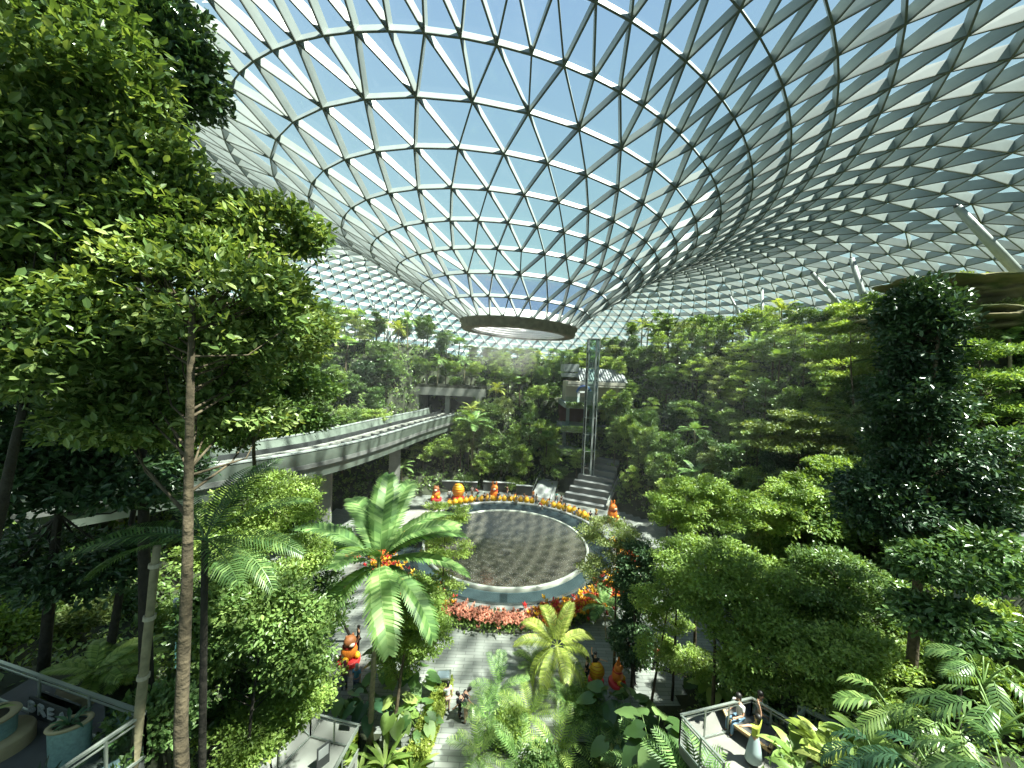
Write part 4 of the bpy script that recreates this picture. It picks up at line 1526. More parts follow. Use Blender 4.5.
def understorey():
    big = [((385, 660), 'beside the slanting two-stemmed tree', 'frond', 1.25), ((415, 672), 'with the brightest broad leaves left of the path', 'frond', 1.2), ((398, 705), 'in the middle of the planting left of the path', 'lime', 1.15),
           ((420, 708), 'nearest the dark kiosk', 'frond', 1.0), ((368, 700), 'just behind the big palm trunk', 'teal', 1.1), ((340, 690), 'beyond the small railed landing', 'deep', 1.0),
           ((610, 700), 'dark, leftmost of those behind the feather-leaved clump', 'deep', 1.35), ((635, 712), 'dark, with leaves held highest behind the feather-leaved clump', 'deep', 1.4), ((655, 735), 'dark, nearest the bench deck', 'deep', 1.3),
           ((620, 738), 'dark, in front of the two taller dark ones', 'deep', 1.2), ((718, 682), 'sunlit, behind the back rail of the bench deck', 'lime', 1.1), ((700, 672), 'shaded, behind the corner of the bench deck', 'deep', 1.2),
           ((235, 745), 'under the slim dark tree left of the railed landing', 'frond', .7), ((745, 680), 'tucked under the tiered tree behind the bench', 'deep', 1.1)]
    for k, ((px, py), nm, lf, L) in enumerate(big):
        p = march(px, py, 1.5, 12)
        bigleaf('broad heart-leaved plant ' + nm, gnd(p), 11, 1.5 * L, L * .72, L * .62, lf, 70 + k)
    for k, ((px, py), nm, L) in enumerate([((385, 752), 'at the foot of the big palm, bright green', 1.7), ((412, 758), 'beside the hedge at the path, bright green', 1.4), ((360, 762), 'at the right corner of the railed landing', 1.3)]):
        p = march(px, py, .8, 10)
        straps('long strap-leaved plant ' + nm, gnd(p), 20, L, .22, 'lime', 90 + k)
    for k, ((px, py, d), nm) in enumerate([((800, 752, 9.0), 'leftmost, in front of the bench deck'), ((828, 742, 9.0), 'behind the others, with cream-edged upright leaves'), ((845, 765, 8.2), 'in the middle, catching most sun'),
                                           ((815, 785, 8.0), 'lowest, at the bottom edge'), ((868, 738, 8.8), 'rightmost, beside the lobed-leaf plants')]):
        p = at(px, py, d)
        straps('yellow-green broad paddle-leaved plant, ' + nm, Vector((p.x, p.y, min(p.z - .4, 40))), 22, .95, .26, 'yellow' if k in (1, 2) else 'lime', 110 + k, name='paddle_leaf_plant', arch=1.4)
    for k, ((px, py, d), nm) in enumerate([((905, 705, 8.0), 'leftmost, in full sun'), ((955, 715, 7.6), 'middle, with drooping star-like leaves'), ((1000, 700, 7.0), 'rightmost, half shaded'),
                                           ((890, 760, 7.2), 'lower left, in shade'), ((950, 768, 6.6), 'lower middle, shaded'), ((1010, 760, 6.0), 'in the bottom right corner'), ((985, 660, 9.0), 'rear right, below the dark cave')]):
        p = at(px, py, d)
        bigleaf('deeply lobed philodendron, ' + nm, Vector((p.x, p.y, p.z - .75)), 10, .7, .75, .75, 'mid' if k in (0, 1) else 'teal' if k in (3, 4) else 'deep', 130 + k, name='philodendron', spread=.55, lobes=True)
    # low fill shrubs near the viewer
    fill = [(150, 700), (90, 655), (30, 650), (170, 745), (205, 760), (330, 705), (880, 700), (840, 700), (930, 660), (1000, 620), (720, 700), (820, 690), (760, 690), (665, 690), (300, 760),
            (560, 655), (585, 700), (510, 725), (545, 760), (620, 765), (470, 765), (375, 725), (345, 740), (455, 768), (940, 690), (1015, 690), (870, 690), (905, 640), (180, 600), (150, 620),
            (120, 600), (80, 610), (40, 600), (10, 620), (245, 690), (260, 650), (700, 640), (740, 660), (680, 620), (660, 650)]
    cnt = 0
    for k, (px, py) in enumerate(fill):
        p = march(px, py, .9, 6 if px < 225 or px > 830 else 10)
        if any(x0 - .8 < p.x < x1 + .8 and y0 - .8 < p.y < y1 + .8 for x0, x1, y0, y1 in PLATES[:3]) or H(p.x, p.y) < .25 and not (0 < p.x < 6 and p.y < 21 or -8 < p.x < -3.6 and p.y < 22):
            continue
        side = 'left bank' if p.x < -2 else ('clump right of the path' if p.x < 5 else 'right bank')
        plant('bush', k % 4, p.x, p.y, 1.6, 2.2, f"{['mid-green', 'light green', 'deep green', 'olive'][k % 4]} rounded shrub on the {side}, {ORD[k]} of the low shrubs from the left" if False else
              f"{['mid-green', 'light green', 'deep green', 'olive'][k % 4]} low shrub on the {side}, {ORD[cnt]} in order", 'shrub', 'low shrubs among the foreground planting')
        cnt += 1
    for k, (px, py, d) in enumerate(((165, 752, 8.2), (150, 735, 9.2), (215, 768, 8.5))):
        p = at(px, py, d)
        plant('bush', k, p.x, p.y, 1.5, 2.0, ['deep green shrub hugging the corner post of the planter terrace', 'shrub behind the corner of the planter terrace', 'shrub at the foot of the straight foreground trunk'][k], 'shrub', None, leaf='deep')
    # clipped green edge along the path
    n = 9000
    a, b = ray_z(424, 768, 0), ray_z(452, 690, 0)
    P = []
    rng = np.random.default_rng(8)
    t = rng.random(n)
    P = np.stack([a.x + (b.x - a.x) * t - .9 * rng.random(n) ** 2, a.y + (b.y - a.y) * t, .95 * rng.random(n)], -1)
    V, f, tt = leaves(P, rng.normal(size=(n, 3)) + [.5, 0, .1], rng.normal(size=(n, 3)) + [.6, -.3, .7], .12 + .08 * rng.random(n), L4)
    tag(put('hedge', V, f, LEAF['yellow'], tint=tt), 'low yellow-green hedge of small ferns edging the paved path', 'hedge')


understorey()

# ------------------------------------------------------------------ rocks
def rock(name, label, c, rad, m, seed, rz=0, tilt=0.0, amp=.22):
    rng = np.random.default_rng(seed)
    b = MB()
    b.ball((0, 0, 0), (1, 1, 1), 64, 40)
    V = np.vstack(b.v)
    ph = rng.random((7, 3)) * 6.28
    fr = rng.normal(size=(7, 3)) * np.array([2.2, 2.2, 3.2, ])
    n = sum(np.sin(V @ fr[i] * (1 + i * .6) + ph[i, 0]) / (1 + i * .55) for i in range(7))
    V = V * (1 + amp * n[:, None] * .5)
    V = V * np.array(rad)
    c_, s_ = math.cos(tilt), math.sin(tilt)
    V = V @ np.array([[c_, 0, s_], [0, 1, 0], [-s_, 0, c_]])
    o = put(name, V, b.f4[0], m, None, True)
    o.location = c
    o.rotation_euler = (0, 0, rz)
    return tag(o, label, 'rock')


ROCKG = mat('grey_rock', (.17, .18, .17), .9, 0, .55, 1.2, bump=1.0)
MOSS = mat('mossy_rock', (.20, .17, .09), .95, 0, 0, .6, col2=(.06, .09, .02), bump=1.0)


def rocks():
    rock('rock_mound', 'large brown mossy overhanging rock ledge topmost under the roof at the upper right', at(1012, 296, 30), (9.5, 5, 1.1), MOSS, 3, amp=.35)
    rock('rock_mound', 'second mossy rock ledge jutting out below the topmost one', at(1000, 322, 29), (8.5, 4.5, 1.0), MOSS, 13, amp=.4)
    rock('rock_mound', 'brownish rock mass behind the two mossy ledges', at(1010, 340, 33), (9, 4.5, 3.4), MOSS, 23, amp=.3)
    for k, (px, py, d, w) in enumerate(((925, 288, 29, 2.6), (960, 280, 30, 2.2), (990, 282, 29, 2.8), (945, 318, 27, 2.4), (1005, 308, 27, 2.6), (975, 335, 27, 2.2))):
        p = at(px, py, d)
        plant('bush', k % 4, p.x, p.y, 1.5, w, f'mossy olive shrub on the upper right rock ledges, {ORD[k]} of six', 'shrub', 'shrubs on the mossy rock ledges', z=p.z - .7, leaf='olive')
    rock('rock_mound', 'pale grey cliff rock below the mossy overhanging rock', at(985, 345, 31), (5.0, 3.5, 3.2), ROCKG, 5)
    rock('rock_arch', 'grey artificial rock slab leaning over a dark cave at the right edge', at(1012, 598, 15), (1.0, 1.2, 3.4), ROCKG, 7, 0, -.55)
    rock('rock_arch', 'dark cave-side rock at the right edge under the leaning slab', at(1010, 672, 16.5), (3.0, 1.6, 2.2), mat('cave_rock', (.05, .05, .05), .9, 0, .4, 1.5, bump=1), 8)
    a, b = at(955, 618, 12), at(1030, 645, 12)
    c = thing('support_cable', 'thin taut pale cable running down to the right before the cave', 'cable', a)
    m = MB()
    m.tube([(0, 0, 0), tuple((b - a) * .5), tuple(b - a)], .02, 6)
    m.build('cable', RAILM, c)


rocks()

# ------------------------------------------------------------------ terraces and landings
STONE = mat('dark_stone_floor', (.10, .105, .10), .7, 0, .3, 2)
TILE = mat('teal_tiles', (.22, .36, .34), .4, 0, .25, 14, bump=.1)
TAN = mat('tan_rim', (.42, .35, .20), .6, 0, .15, 5)


def perforated():
    m = mat('perforated_tile', (.2, .21, .19), .6)
    t = m.node_tree
    tc = t.nodes.new('ShaderNodeTexCoord')
    v = t.nodes.new('ShaderNodeTexVoronoi')
    v.inputs['Scale'].default_value = 7
    v.inputs['Randomness'].default_value = 0
    r = t.nodes.new('ShaderNodeValToRGB')
    r.color_ramp.elements[0].position = .22
    r.color_ramp.elements[0].color = (.10, .10, .09, 1)
    r.color_ramp.elements[1].position = .28
    r.color_ramp.elements[1].color = (.20, .21, .19, 1)
    t.links.new(tc.outputs['Object'], v.inputs['Vector'])
    t.links.new(v.outputs['Distance'], r.inputs[0])
    t.links.new(r.outputs[0], t.nodes['Principled BSDF'].inputs['Base Color'])
    return m


def slabpoly(name, pts, z0, z1, m, root):
    n = len(pts)
    V = [(p[0], p[1], z0) for p in pts] + [(p[0], p[1], z1) for p in pts]
    me = bpy.data.meshes.new(name)
    me.from_pydata(V, [], [tuple(range(n - 1, -1, -1)), tuple(range(n, 2 * n))] + [(i, (i + 1) % n, n + (i + 1) % n, n + i) for i in range(n)])
    me.materials.append(m)
    o = bpy.data.objects.new(name, me)
    COL.objects.link(o)
    o.parent = root
    return o


def planter(name, label, c, rx, ry, h, rz, step=False):
    r = thing(name, label, 'planter', c, rz)
    m = MB()
    m.lathe([(.86, 0), (.9, .05), (.96, h - .06), (.96, h - .05)], n=40, sx=rx, sy=ry)
    V = m.v[0]
    m.build('tiled_body', TILE, r, False)
    m = MB()
    m.lathe([(.74, h - .03), (.76, h), (1.04, h), (1.06, h - .03), (1.0, h - .07), (.95, h - .07)], n=40, sx=rx, sy=ry)
    m.build('rim', TAN, r, True)
    m = MB()
    m.lathe([(.01, h - .06), (.76, h - .06)], n=40, sx=rx, sy=ry)
    m.build('soil', mat('planter_soil', (.05, .045, .03), .9), r)
    if step:
        m = MB()
        m.lathe([(1.4, 0), (1.42, .34), (1.38, .4), (.9, .4)], n=40, sx=rx, sy=ry)
        m.build('bench_step', TAN, r, True)
    return r


def terraces():
    # upper left terrace with planters
    zt = 10.7
    zf = zt - 1.1
    A, B, Cc = ray_z(-6, 660, zt), ray_z(145, 713, zt), ray_z(60, 770, zt)
    r = thing('planter_terrace', 'dark stone terrace with steel-and-glass railing in the lower left corner', 'terrace', (0, 0, 0))
    D2 = Cc + (A - B)
    slabpoly('paving', [A, D2, Cc + (Cc - B) * .6, B] if False else [A, B, Cc + (Cc - B) * .8, D2 + (Cc - B) * .8], zf - .3, zf, STONE, r)
    glass_rail(r, A, B, zf, 1.1, 3)
    glass_rail(r, B, Cc, zf, 1.1, 2)
    # lettering on the low wall inside the railing
    s = thing('sign_board', 'low grey board bearing the raised letters BREA behind the slim planter', 'sign', (0, 0, 0))
    n_ = (A - B).normalized()
    side = Vector((n_.y, -n_.x, 0))
    if side.y > 0:
        side = -side
    inn = Vector(((B - A).y, -(B - A).x, 0)).normalized() * .14
    def along(px):
        for k in range(400):
            q = A.lerp(B, k / 400) + inn
            q.z = zf + .5
            if screen(q)[0] >= px:
                return q
    q0, q1 = along(27), along(68)
    q0.z = q1.z = zf
    m = MB()
    dv = (q1 - q0)
    ang = math.atan2(dv.y, dv.x)
    cc = (q0 + q1) / 2
    s.location = (cc.x, cc.y, zf)
    s.rotation_euler = (0, 0, ang)
    m.box((0, .05, .36), (dv.length, .04, .5))
    m.build('wall_panel', mat('sign_panel', (.035, .04, .035), .7), s)
    LM = mat('sign_letter', (.38, .40, .38), .5)
    lw = dv.length / 4.2
    for i, ch in enumerate('BREA'):
        cu = bpy.data.curves.new('letter', 'FONT')
        cu.body = ch
        cu.size = .40
        cu.extrude = .02
        o = bpy.data.objects.new('letter', cu)
        COL.objects.link(o)
        dg = bpy.context.evaluated_depsgraph_get()
        me = bpy.data.meshes.new_from_object(o.evaluated_get(dg))
        bpy.data.objects.remove(o)
        me.materials.append(LM)
        lo = bpy.data.objects.new('letter', me)
        COL.objects.link(lo)
        lo.parent = s
        lo.location = (-dv.length / 2 + .03 + i * lw, .0, .28)
        lo.scale = (lw / .30, 1, 1)
        lo.rotation_euler = (PI / 2, 0, 0)
    p = ray_z(70, 722, 10.45)
    pl = planter('planter', 'slim oval teal-tiled planter with tan rim and a small rosette plant', (p.x, p.y, zf - .3), .38, .22, 1.15, .5)
    straps('spiky rosette plant growing in the slim teal-tiled planter', Vector((p.x, p.y, zf + .78)), 14, .42, .07, 'teal', 150, name='rosette_plant', arch=1.3)
    p = ray_z(-22, 722, 10.4)
    planter('planter', 'round teal-tiled planter with a stepped tan bench ring at the left edge', (p.x, p.y, zf - .05), .62, .42, .9, .5, True)
    straps('arching green plant growing in the round planter at the left edge', Vector((p.x, p.y, zf + .8)), 16, .6, .08, 'mid', 151, name='rosette_plant', arch=1.3)
    p = ray_z(38, 772, 10.3)
    straps('dark spiky plant at the bottom left beside the slim planter', Vector((p.x, p.y, zf)), 16, .75, .06, 'dark', 152, name='spiky_plant', arch=.9)

    # small landing in the lower middle left
    zt = 3.9
    zf = 2.8
    A, B, C1, C2 = ray_z(311, 713, zt), ray_z(359, 725, zt), ray_z(334, 770, zt), ray_z(258, 765, zt)
    r = thing('railed_landing', 'small landing with perforated pale tiles and a glass railing beside the big palm', 'landing', (0, 0, 0))
    slabpoly('tiled_floor', [A, B, C1 + (C1 - B) * .6, C2 + (C2 - A) * .6], zf - .25, zf, perforated(), r)
    glass_rail(r, A, B, zf, 1.1, 2)
    glass_rail(r, B, C1 + (C1 - B) * .4, zf, 1.1, 2)
    glass_rail(r, A, C2 + (C2 - A) * .3, zf, 1.1, 2)
    for k, c in enumerate((A, B, C1, C2)):
        m = MB()
        q = (A + B + C1 + C2) / 4
        cc = Vector(c).lerp(q, .12)
        m.box((cc.x, cc.y, (zf + H(cc.x, cc.y) - .3) / 2 - .1), (.25, .25, zf - H(cc.x, cc.y) + .1))
        m.build('support_post', CONC, r)
    p = ray_z(323, 766, zf)
    s = thing('info_stand', 'small upright dark information board standing on the perforated landing', 'sign', (p.x, p.y, zf), .9)
    m = MB()
    m.box((0, 0, .45), (.5, .04, .9))
    m.build('board', DARKM, s)
    m = MB()
    m.box((0, -.025, .6), (.4, .01, .4))
    m.build('panel', GREYP, s)

    # bench deck on the right
    zt = 7.3
    zf = 6.2
    P = [ray_z(681, 715, zt), ray_z(752, 698, zt), ray_z(792, 721, zt), ray_z(806, 708, zt), ray_z(840, 724, zt), ray_z(800, 800, zt), ray_z(724, 762, zt)]
    r = thing('bench_deck', 'pale paved viewing deck with glass railing and a bench, lower right', 'terrace', (0, 0, 0))
    slabpoly('deck_floor', P, zf - .3, zf, mat('deck_paving', (.22, .215, .19), .7, 0, .2, 2), r)
    for a, b, k in ((0, 1, 3), (1, 2, 2), (2, 3, 1), (3, 4, 1), (0, 6, 2)):
        glass_rail(r, P[a], P[b], zf, 1.1, k)
    # steps climbing away to the right of the deck
    a, b = ray_z(812, 708, 7.0), ray_z(862, 735, 7.6)
    st = thing('garden_steps', 'short flight of steps with twin handrails right of the bench deck', 'steps', (a.x, a.y, zf), 0)
    dv = Vector((b.x - a.x, b.y - a.y, 0)).normalized()
    for k in range(5):
        m = MB()
        m.box((dv.x * (.2 + k * .33), dv.y * (.2 + k * .33), .08 + k * .16), (1.3, .36, .16), math.atan2(dv.y, dv.x) - PI / 2)
        m.build('step', CONC, st)
    for off in (-.6, -.45, .6):
        m = MB()
        pr = Vector((-dv.y, dv.x, 0)) * off
        m.bar(pr + Vector((0, 0, .95)), pr + dv * 2.0 + Vector((0, 0, 1.75)), .05)
        m.bar(pr + Vector((0, 0, 0)), pr + Vector((0, 0, .95)), .05)
        m.bar(pr + dv * 2.0 + Vector((0, 0, .8)), pr + dv * 2.0 + Vector((0, 0, 1.75)), .05)
        m.build('handrail', RAILM, st)
    c = ray_z(757, 727, zf + .45)
    be = thing('bench', 'square low bench with tan wooden edges in the middle of the right deck', 'bench', (c.x, c.y + .1, zf), math.radians(38))
    wood = mat('bench_wood', (.42, .28, .12), .5, 0, .2, 6)
    m = MB()
    m.box((0, 0, .41), (1.15, 1.15, .06))
    m.build('seat', mat('bench_top', (.06, .06, .06), .6), be)
    for k in range(4):
        m = MB()
        aa = k * PI / 2
        m.box((math.cos(aa) * .62, math.sin(aa) * .62, .41), (.1, 1.34, .1), aa)
        m.build('wooden_edge', wood, be)
        m = MB()
        m.box((math.cos(aa + PI / 4) * .75, math.sin(aa + PI / 4) * .75, .18), (.08, .08, .36))
        m.build('leg', DARKM, be)
    return zf, c


DECK_Z, BENCH_C = terraces()


# ------------------------------------------------------------------ plaza furniture and the rear stage
def plaza_things():
    p = ray_z(443, 694, 0)
    r = thing('info_kiosk', 'dark box kiosk with pale glassy top beside the path', 'kiosk', (p.x, p.y, 0), .1)
    m = MB()
    m.box((0, 0, .55), (.8, .65, 1.1))
    m.build('body', DARKM, r)
    m = MB()
    m.box((0, 0, 1.14), (.84, .69, .07))
    m.build('frame', RAILM, r)
    m = MB()
    m.box((0, 0, 1.185), (.66, .5, .02))
    m.build('screen', mat('pale_screen', (.3, .38, .42), .15), r)
    # rear seating steps
    c, s = math.cos(-.42), math.sin(-.42)
    st = thing('seating_steps', 'broad grey stepped seating at the rear right of the pool', 'steps', (10.9, 52.4, 0), -.42)
    stm = mat('step_stone', (.17, .18, .18), .7, 0, .2, 1)
    for k in range(8):
        m = MB()
        m.box((k * .25, .5 + k * .95, .2 + k * .38 / 1), (6.6 - k * .3, 1.0, .42 + k * .76))
        m.build('step', stm, st)
    m = MB()
    m.bar((3.5, 0, .5), (4.3, 7.6, 3.9), .35, .5)
    m.build('side_rail', CONC, st)
    m = MB()
    m.bar((3.5, 0, 1.1), (4.3, 7.6, 4.5), .08, .08)
    m.build('handrail', RAILM, st)
    rp = thing('rear_walkway', 'grey ramped walkway rising between planting left of the seating steps', 'walkway', (5.4, 55.4, 0), -.30)
    m = MB()
    M = np.array([[1, 0, 0], [0, math.cos(.22), -math.sin(.22)], [0, math.sin(.22), math.cos(.22)]])
    m.box((0, 4.5, 1.0), (3.2, 10.0, .2), M=None)
    V = m.v[0]
    V[:, 2] += (V[:, 1]) * .3 - .9
    m.build('ramp', GREYP, rp)
    for sd in (-1.6, 1.6):
        m = MB()
        m.bar((sd, -.3, 1.0), (sd, 9.4, 3.9), .07, .07)
        m.bar((sd, -.3, .1), (sd, -.3, 1.0), .06)
        m.bar((sd, 9.4, 3.0), (sd, 9.4, 3.9), .06)
        m.build('handrail', RAILM, rp)
    for k, (x, y, w, lab) in enumerate(((-7.6, 57.0, 5.5, 'low dark stage block behind the square orange festive block'), (-1.4, 57.4, 5.0, 'low dark stage block behind the eared festive figure'), (2.6, 56.2, 2.6, 'dark stage box at the foot of the rear walkway'))):
        o = thing('stage_block', lab, 'wall', (x, y, 0), -.05 * k)
        m = MB()
        m.box((0, 0, .7), (w, .5, 1.4))
        m.build('panel', mat('stage_panel', (.05, .055, .055), .6), o)
        m = MB()
        m.box((0, 0, 1.44), (w + .1, .6, .08))
        m.build('coping', GREYP, o)
    # lamp post behind the terrace
    b = march(175, 688, .1)
    L = thing('lamp_post', 'slim teal lamp post with white globe behind the straight foreground trunk', 'lamp', gnd(b))
    hh = at(178, 632, 8.6).z - L.location.z
    hh = max(1.5, min(hh, 4.5))
    m = MB()
    m.tube([(0, 0, 0), (0, 0, .3), (0, 0, hh)], [.06, .035, .03], 8)
    m.build('pole', mat('teal_paint', (.08, .2, .2), .5), L)
    m = MB()
    m.ball((0, 0, hh + .1), (.12, .12, .14), 16, 10)
    m.build('globe', WHITE, L, True)
    # pale staked trunk
    a, b = at(157, 546, 8.4), at(133, 700, 8.4)
    t = thing('staked_trunk', 'pale yellow leaning trunk tied with rope, left of the straight foreground trunk', 'trunk', gnd(b) if b.z > H(b.x, b.y) else b)
    v = a - t.location
    m = MB()
    pts = [v * q for q in np.linspace(0, 1, 9)]
    m.tube(pts, [.11, .1, .095, .1, .085, .09, .08, .085, .07], 10)
    m.build('trunk', BARKP, t, True)
    for q in (.45, .7, .92):
        m = MB()
        m.tube([v * (q - .008), v * (q + .008)], [.12, .12], 10)
        m.build('rope_tie', mat('rope', (.45, .4, .3), .9), t)


plaza_things()


# ------------------------------------------------------------------ flowers and festive figures
RED = mat('red_petal', (.55, .03, .03), .5)
YEL = mat('yellow_petal', (.75, .42, .02), .5)
ORG = mat('orange_surface', (.72, .20, .025), .5)
BRN = mat('brown_surface', (.25, .09, .03), .6)
PALE = mat('pale_surface', (.7, .6, .45), .6)


def petal(m, az, el, l, w, z0=0.0):
    d = np.array([math.cos(az) * math.cos(el), math.sin(az) * math.cos(el), math.sin(el)])
    s = np.array([-math.sin(az), math.cos(az), 0])
    u = np.cross(s, d)
    P = [np.zeros(3), d * l * .45 + s * w / 2 + u * .05 * l, d * l, d * l * .45 - s * w / 2 + u * .05 * l, d * l * .5 + u * -.08 * l]
    m.add(np.array(P) + [0, 0, z0], None, [[0, 1, 4], [1, 2, 4], [2, 3, 4], [3, 0, 4]])


def flowers():
    r = thing('tulip_lantern', 'yellow tulip-shaped lantern with red tips in the row along the far pool rim', 'flower', (0, 0, 0), 0, 'tulip lanterns along the far pool rim')
    m = MB()
    m.lathe([(.05, .1), (.3, .25), (.42, .5), (.4, .75), (.22, 1.0), (.03, 1.12)], n=12)
    m.build('petals', YEL, r, True)
    m = MB()
    for k in range(5):
        petal(m, k * 1.257, 1.25, .55, .26, .72)
    m.build('red_tips', ORG, r)
    m = MB()
    m.lathe([(.34, 0), (.3, .14), (.1, .2), (.02, .2)], n=12)
    m.build('base', LEAFSTALK, r, True)
    k = 0
    a = 128.0
    while a > 32:
        if not 68 < a < 73:
            x, y = 12.9 * math.cos(math.radians(a)), 39.6 + 12.9 * math.sin(math.radians(a))
            if k == 0:
                r.location = (x, y, .02)
            else:
                dup(r, (x, y, .02), k * 1.7, .92 + .16 * ((k * 7) % 5) / 5)
            k += 1
        a -= 3.6
    # flower clumps along the near rim
    def clump(name, label, mats, sd):
        rng = np.random.default_rng(sd)
        q = thing(name, label, 'flower', (0, 0, 0), 0, 'flower clumps round the near pool rim')
        n = 60
        P = np.stack([.35 * rng.normal(size=n), .35 * rng.normal(size=n), .1 + .35 * rng.random(n)], -1)
        V, f, tt = leaves(P, rng.normal(size=(n, 3)) + [0, 0, .8], rng.normal(size=(n, 3)) + [0, 0, .5], .26, L4)
        put('leaves', V, f, LEAF['mid'], q, tint=tt)
        for nm, mt, c in mats:
            m = MB()
            for j in range(c):
                m2x, m2y = .33 * rng.normal(), .33 * rng.normal()
                V0 = m.n
                for pz in range(5):
                    petal(m, pz * 1.257 + rng.random(), rng.uniform(.4, 1.3), .26, .14)
                for part_ in m.v[-5:]:
                    part_ += np.array([m2x, m2y, .5 + .2 * rng.random()])
            tag(m.build(nm, mt, q), kind='stuff')
        return q
    A = clump('flower_clump', 'clump of yellow and red flowers in the bed along the near pool rim', [('yellow_flowers', YEL, 7), ('red_flowers', RED, 3)], 1)
    B = clump('flower_clump', 'clump of orange and red flowers in the bed along the near pool rim', [('orange_flowers', ORG, 7), ('red_flowers', RED, 5)], 2)
    Cp = clump('flower_clump', 'clump of small salmon flowers among green leaves, middle of the near pool rim', [('salmon_flowers', mat('salmon_petal', (.55, .22, .14), .6), 9)], 3)
    used = set()
    rng = np.random.default_rng(4)
    for k in range(92):
        a = math.radians(180 + k * 180 / 91 + rng.uniform(-.6, .6))
        for rr in (12.55, 13.2):
            ad = math.degrees(a) % 360
            if 247 < ad < 282:
                src = Cp
            else:
                src = (A, B)[int(rng.random() < .45)]
            x, y = rr * math.cos(a), 39.6 + rr * math.sin(a)
            s = rng.uniform(.85, 1.2) * (1.25 if src is not Cp else 1)
            if src.name not in used:
                used.add(src.name)
                src.location = (x, y, .02)
            else:
                dup(src, (x, y, .02), rng.random() * 6, s)
    kb = MB()
    kb.lathe([(13.75, 0), (13.75, .16), (13.6, .16), (13.6, 0.02)], c=(0, 39.6, 0), n=80, a0=PI * .98, a1=PI * 2.02)
    tag(kb.build('flower_bed_kerb', mat('bed_kerb', (.1, .1, .08), .8)), 'thin dark kerb around the near flower bed of the pool', 'kerb')


flowers()


def festive(label, p, kind, s=1.0, rz=0):
    r = thing('festive_figure', label, 'decoration', (p.x, p.y, 0), rz)
    r.scale = (s, s, s)
    m = MB()
    m.lathe([(.95, 0), (.95, .35), (.85, .42), (.02, .42)], n=24)
    m.build('base', RED, r, True)
    m = MB()
    if kind == 'block':
        m.ball((0, 0, 1.35), (.95, .8, 1.05), 20, 14)
        m.build('body', YEL, r, True)
        for k in range(6):
            m = MB()
            m.lathe([(.96 * math.sin(.55 + k * .36), 0), (1.0 * math.sin(.6 + k * .36), .07), (.96 * math.sin(.65 + k * .36), .14)], c=(0, 0, 2.15 - k * .3), n=24, sy=.85)
            m.build('orange_band', ORG, r, True)
        return r
    m.ball((0, 0, 1.05), (.7, .62, .75), 18, 12)
    m.build('body', ORG, r, True)
    m = MB()
    m.ball((0, -.1, 1.95), (.55, .5, .5), 18, 12)
    m.build('head', ORG if kind != 'brown' else BRN, r, True)
    m = MB()
    m.ball((0, -.55, 1.85), (.25, .18, .18), 12, 8)
    m.build('muzzle', PALE, r, True)
    for sx in (-1, 1):
        m = MB()
        m.ball((sx * .28, 0, 2.6 if kind == 'eared' else 2.35), (.13, .1, .38 if kind == 'eared' else .2), 10, 8)
        m.build('ear', ORG if kind != 'brown' else BRN, r, True)
        m = MB()
        m.ball((sx * .5, -.45, .65), (.25, .35, .28), 12, 8)
        m.build('paw', YEL, r, True)
    m = MB()
    m.lathe([(.5, 1.5), (.58, 1.58), (.5, 1.66)], n=20)
    m.build('collar', RED, r, True)
    return r


festive('square yellow and orange festive block with red base at the rear left of the pool', ray_z(458, 499, 0), 'block', .95)
festive('orange festive figure with upright ears and red base behind the pool', ray_z(494, 500, 0), 'eared', .95)
festive('orange eared festive figure at the far right of the pool', ray_z(612, 521, 0), 'eared', .95, .5)
festive('brown-headed festive figure at the rear left of the pool beside the palm fronds', ray_z(436, 500, 0), 'brown', .85)
festive('large orange-brown festive figure on a red base left of the big palm', ray_z(349, 662, 0), 'brown', .72, .8)
festive('orange and yellow festive figure between trunks right of the pool', ray_z(596, 682, 0), 'block', .5)
festive('small red and orange festive figure beside the yellow one right of the pool', ray_z(617, 684, 0), 'eared', .55, 1)
festive('small orange festive figure left of the plaza under the dark tree', ray_z(353, 556, 0), 'brown', .8, 1)


# ------------------------------------------------------------------ people
SKIN = mat('skin', (.45, .26, .17), .6)
HAIRD = mat('black_hair', (.012, .01, .009), .5)
HAIRW = mat('white_hair', (.6, .6, .58), .7)
SHOE = mat('shoe', (.05, .05, .05), .6)
_cm = {}


def cloth(c):
    if c not in _cm:
        _cm[c] = mat('cloth', c, .85)
    return _cm[c]


def skinned(name, J, E, root=0, lv=1):
    """one continuous surface grown round a skeleton"""
    keys = list(J)
    me = bpy.data.meshes.new(name)
    me.from_pydata([J[k][0] for k in keys], [(keys.index(a), keys.index(b)) for a, b in E], [])
    o = bpy.data.objects.new(name, me)
    COL.objects.link(o)
    md = o.modifiers.new('s', 'SKIN')
    md.use_smooth_shade = True
    for i, k in enumerate(keys):
        rr = J[k][1]
        me.skin_vertices[0].data[i].radius = rr if hasattr(rr, '__len__') else (rr, rr)
        me.skin_vertices[0].data[i].use_root = (i == root)
    sb = o.modifiers.new('u', 'SUBSURF')
    sb.levels = lv
    sb.render_levels = lv
    dg = bpy.context.evaluated_depsgraph_get()
    res = bpy.data.meshes.new_from_object(o.evaluated_get(dg))
    bpy.data.objects.remove(o)
    return res


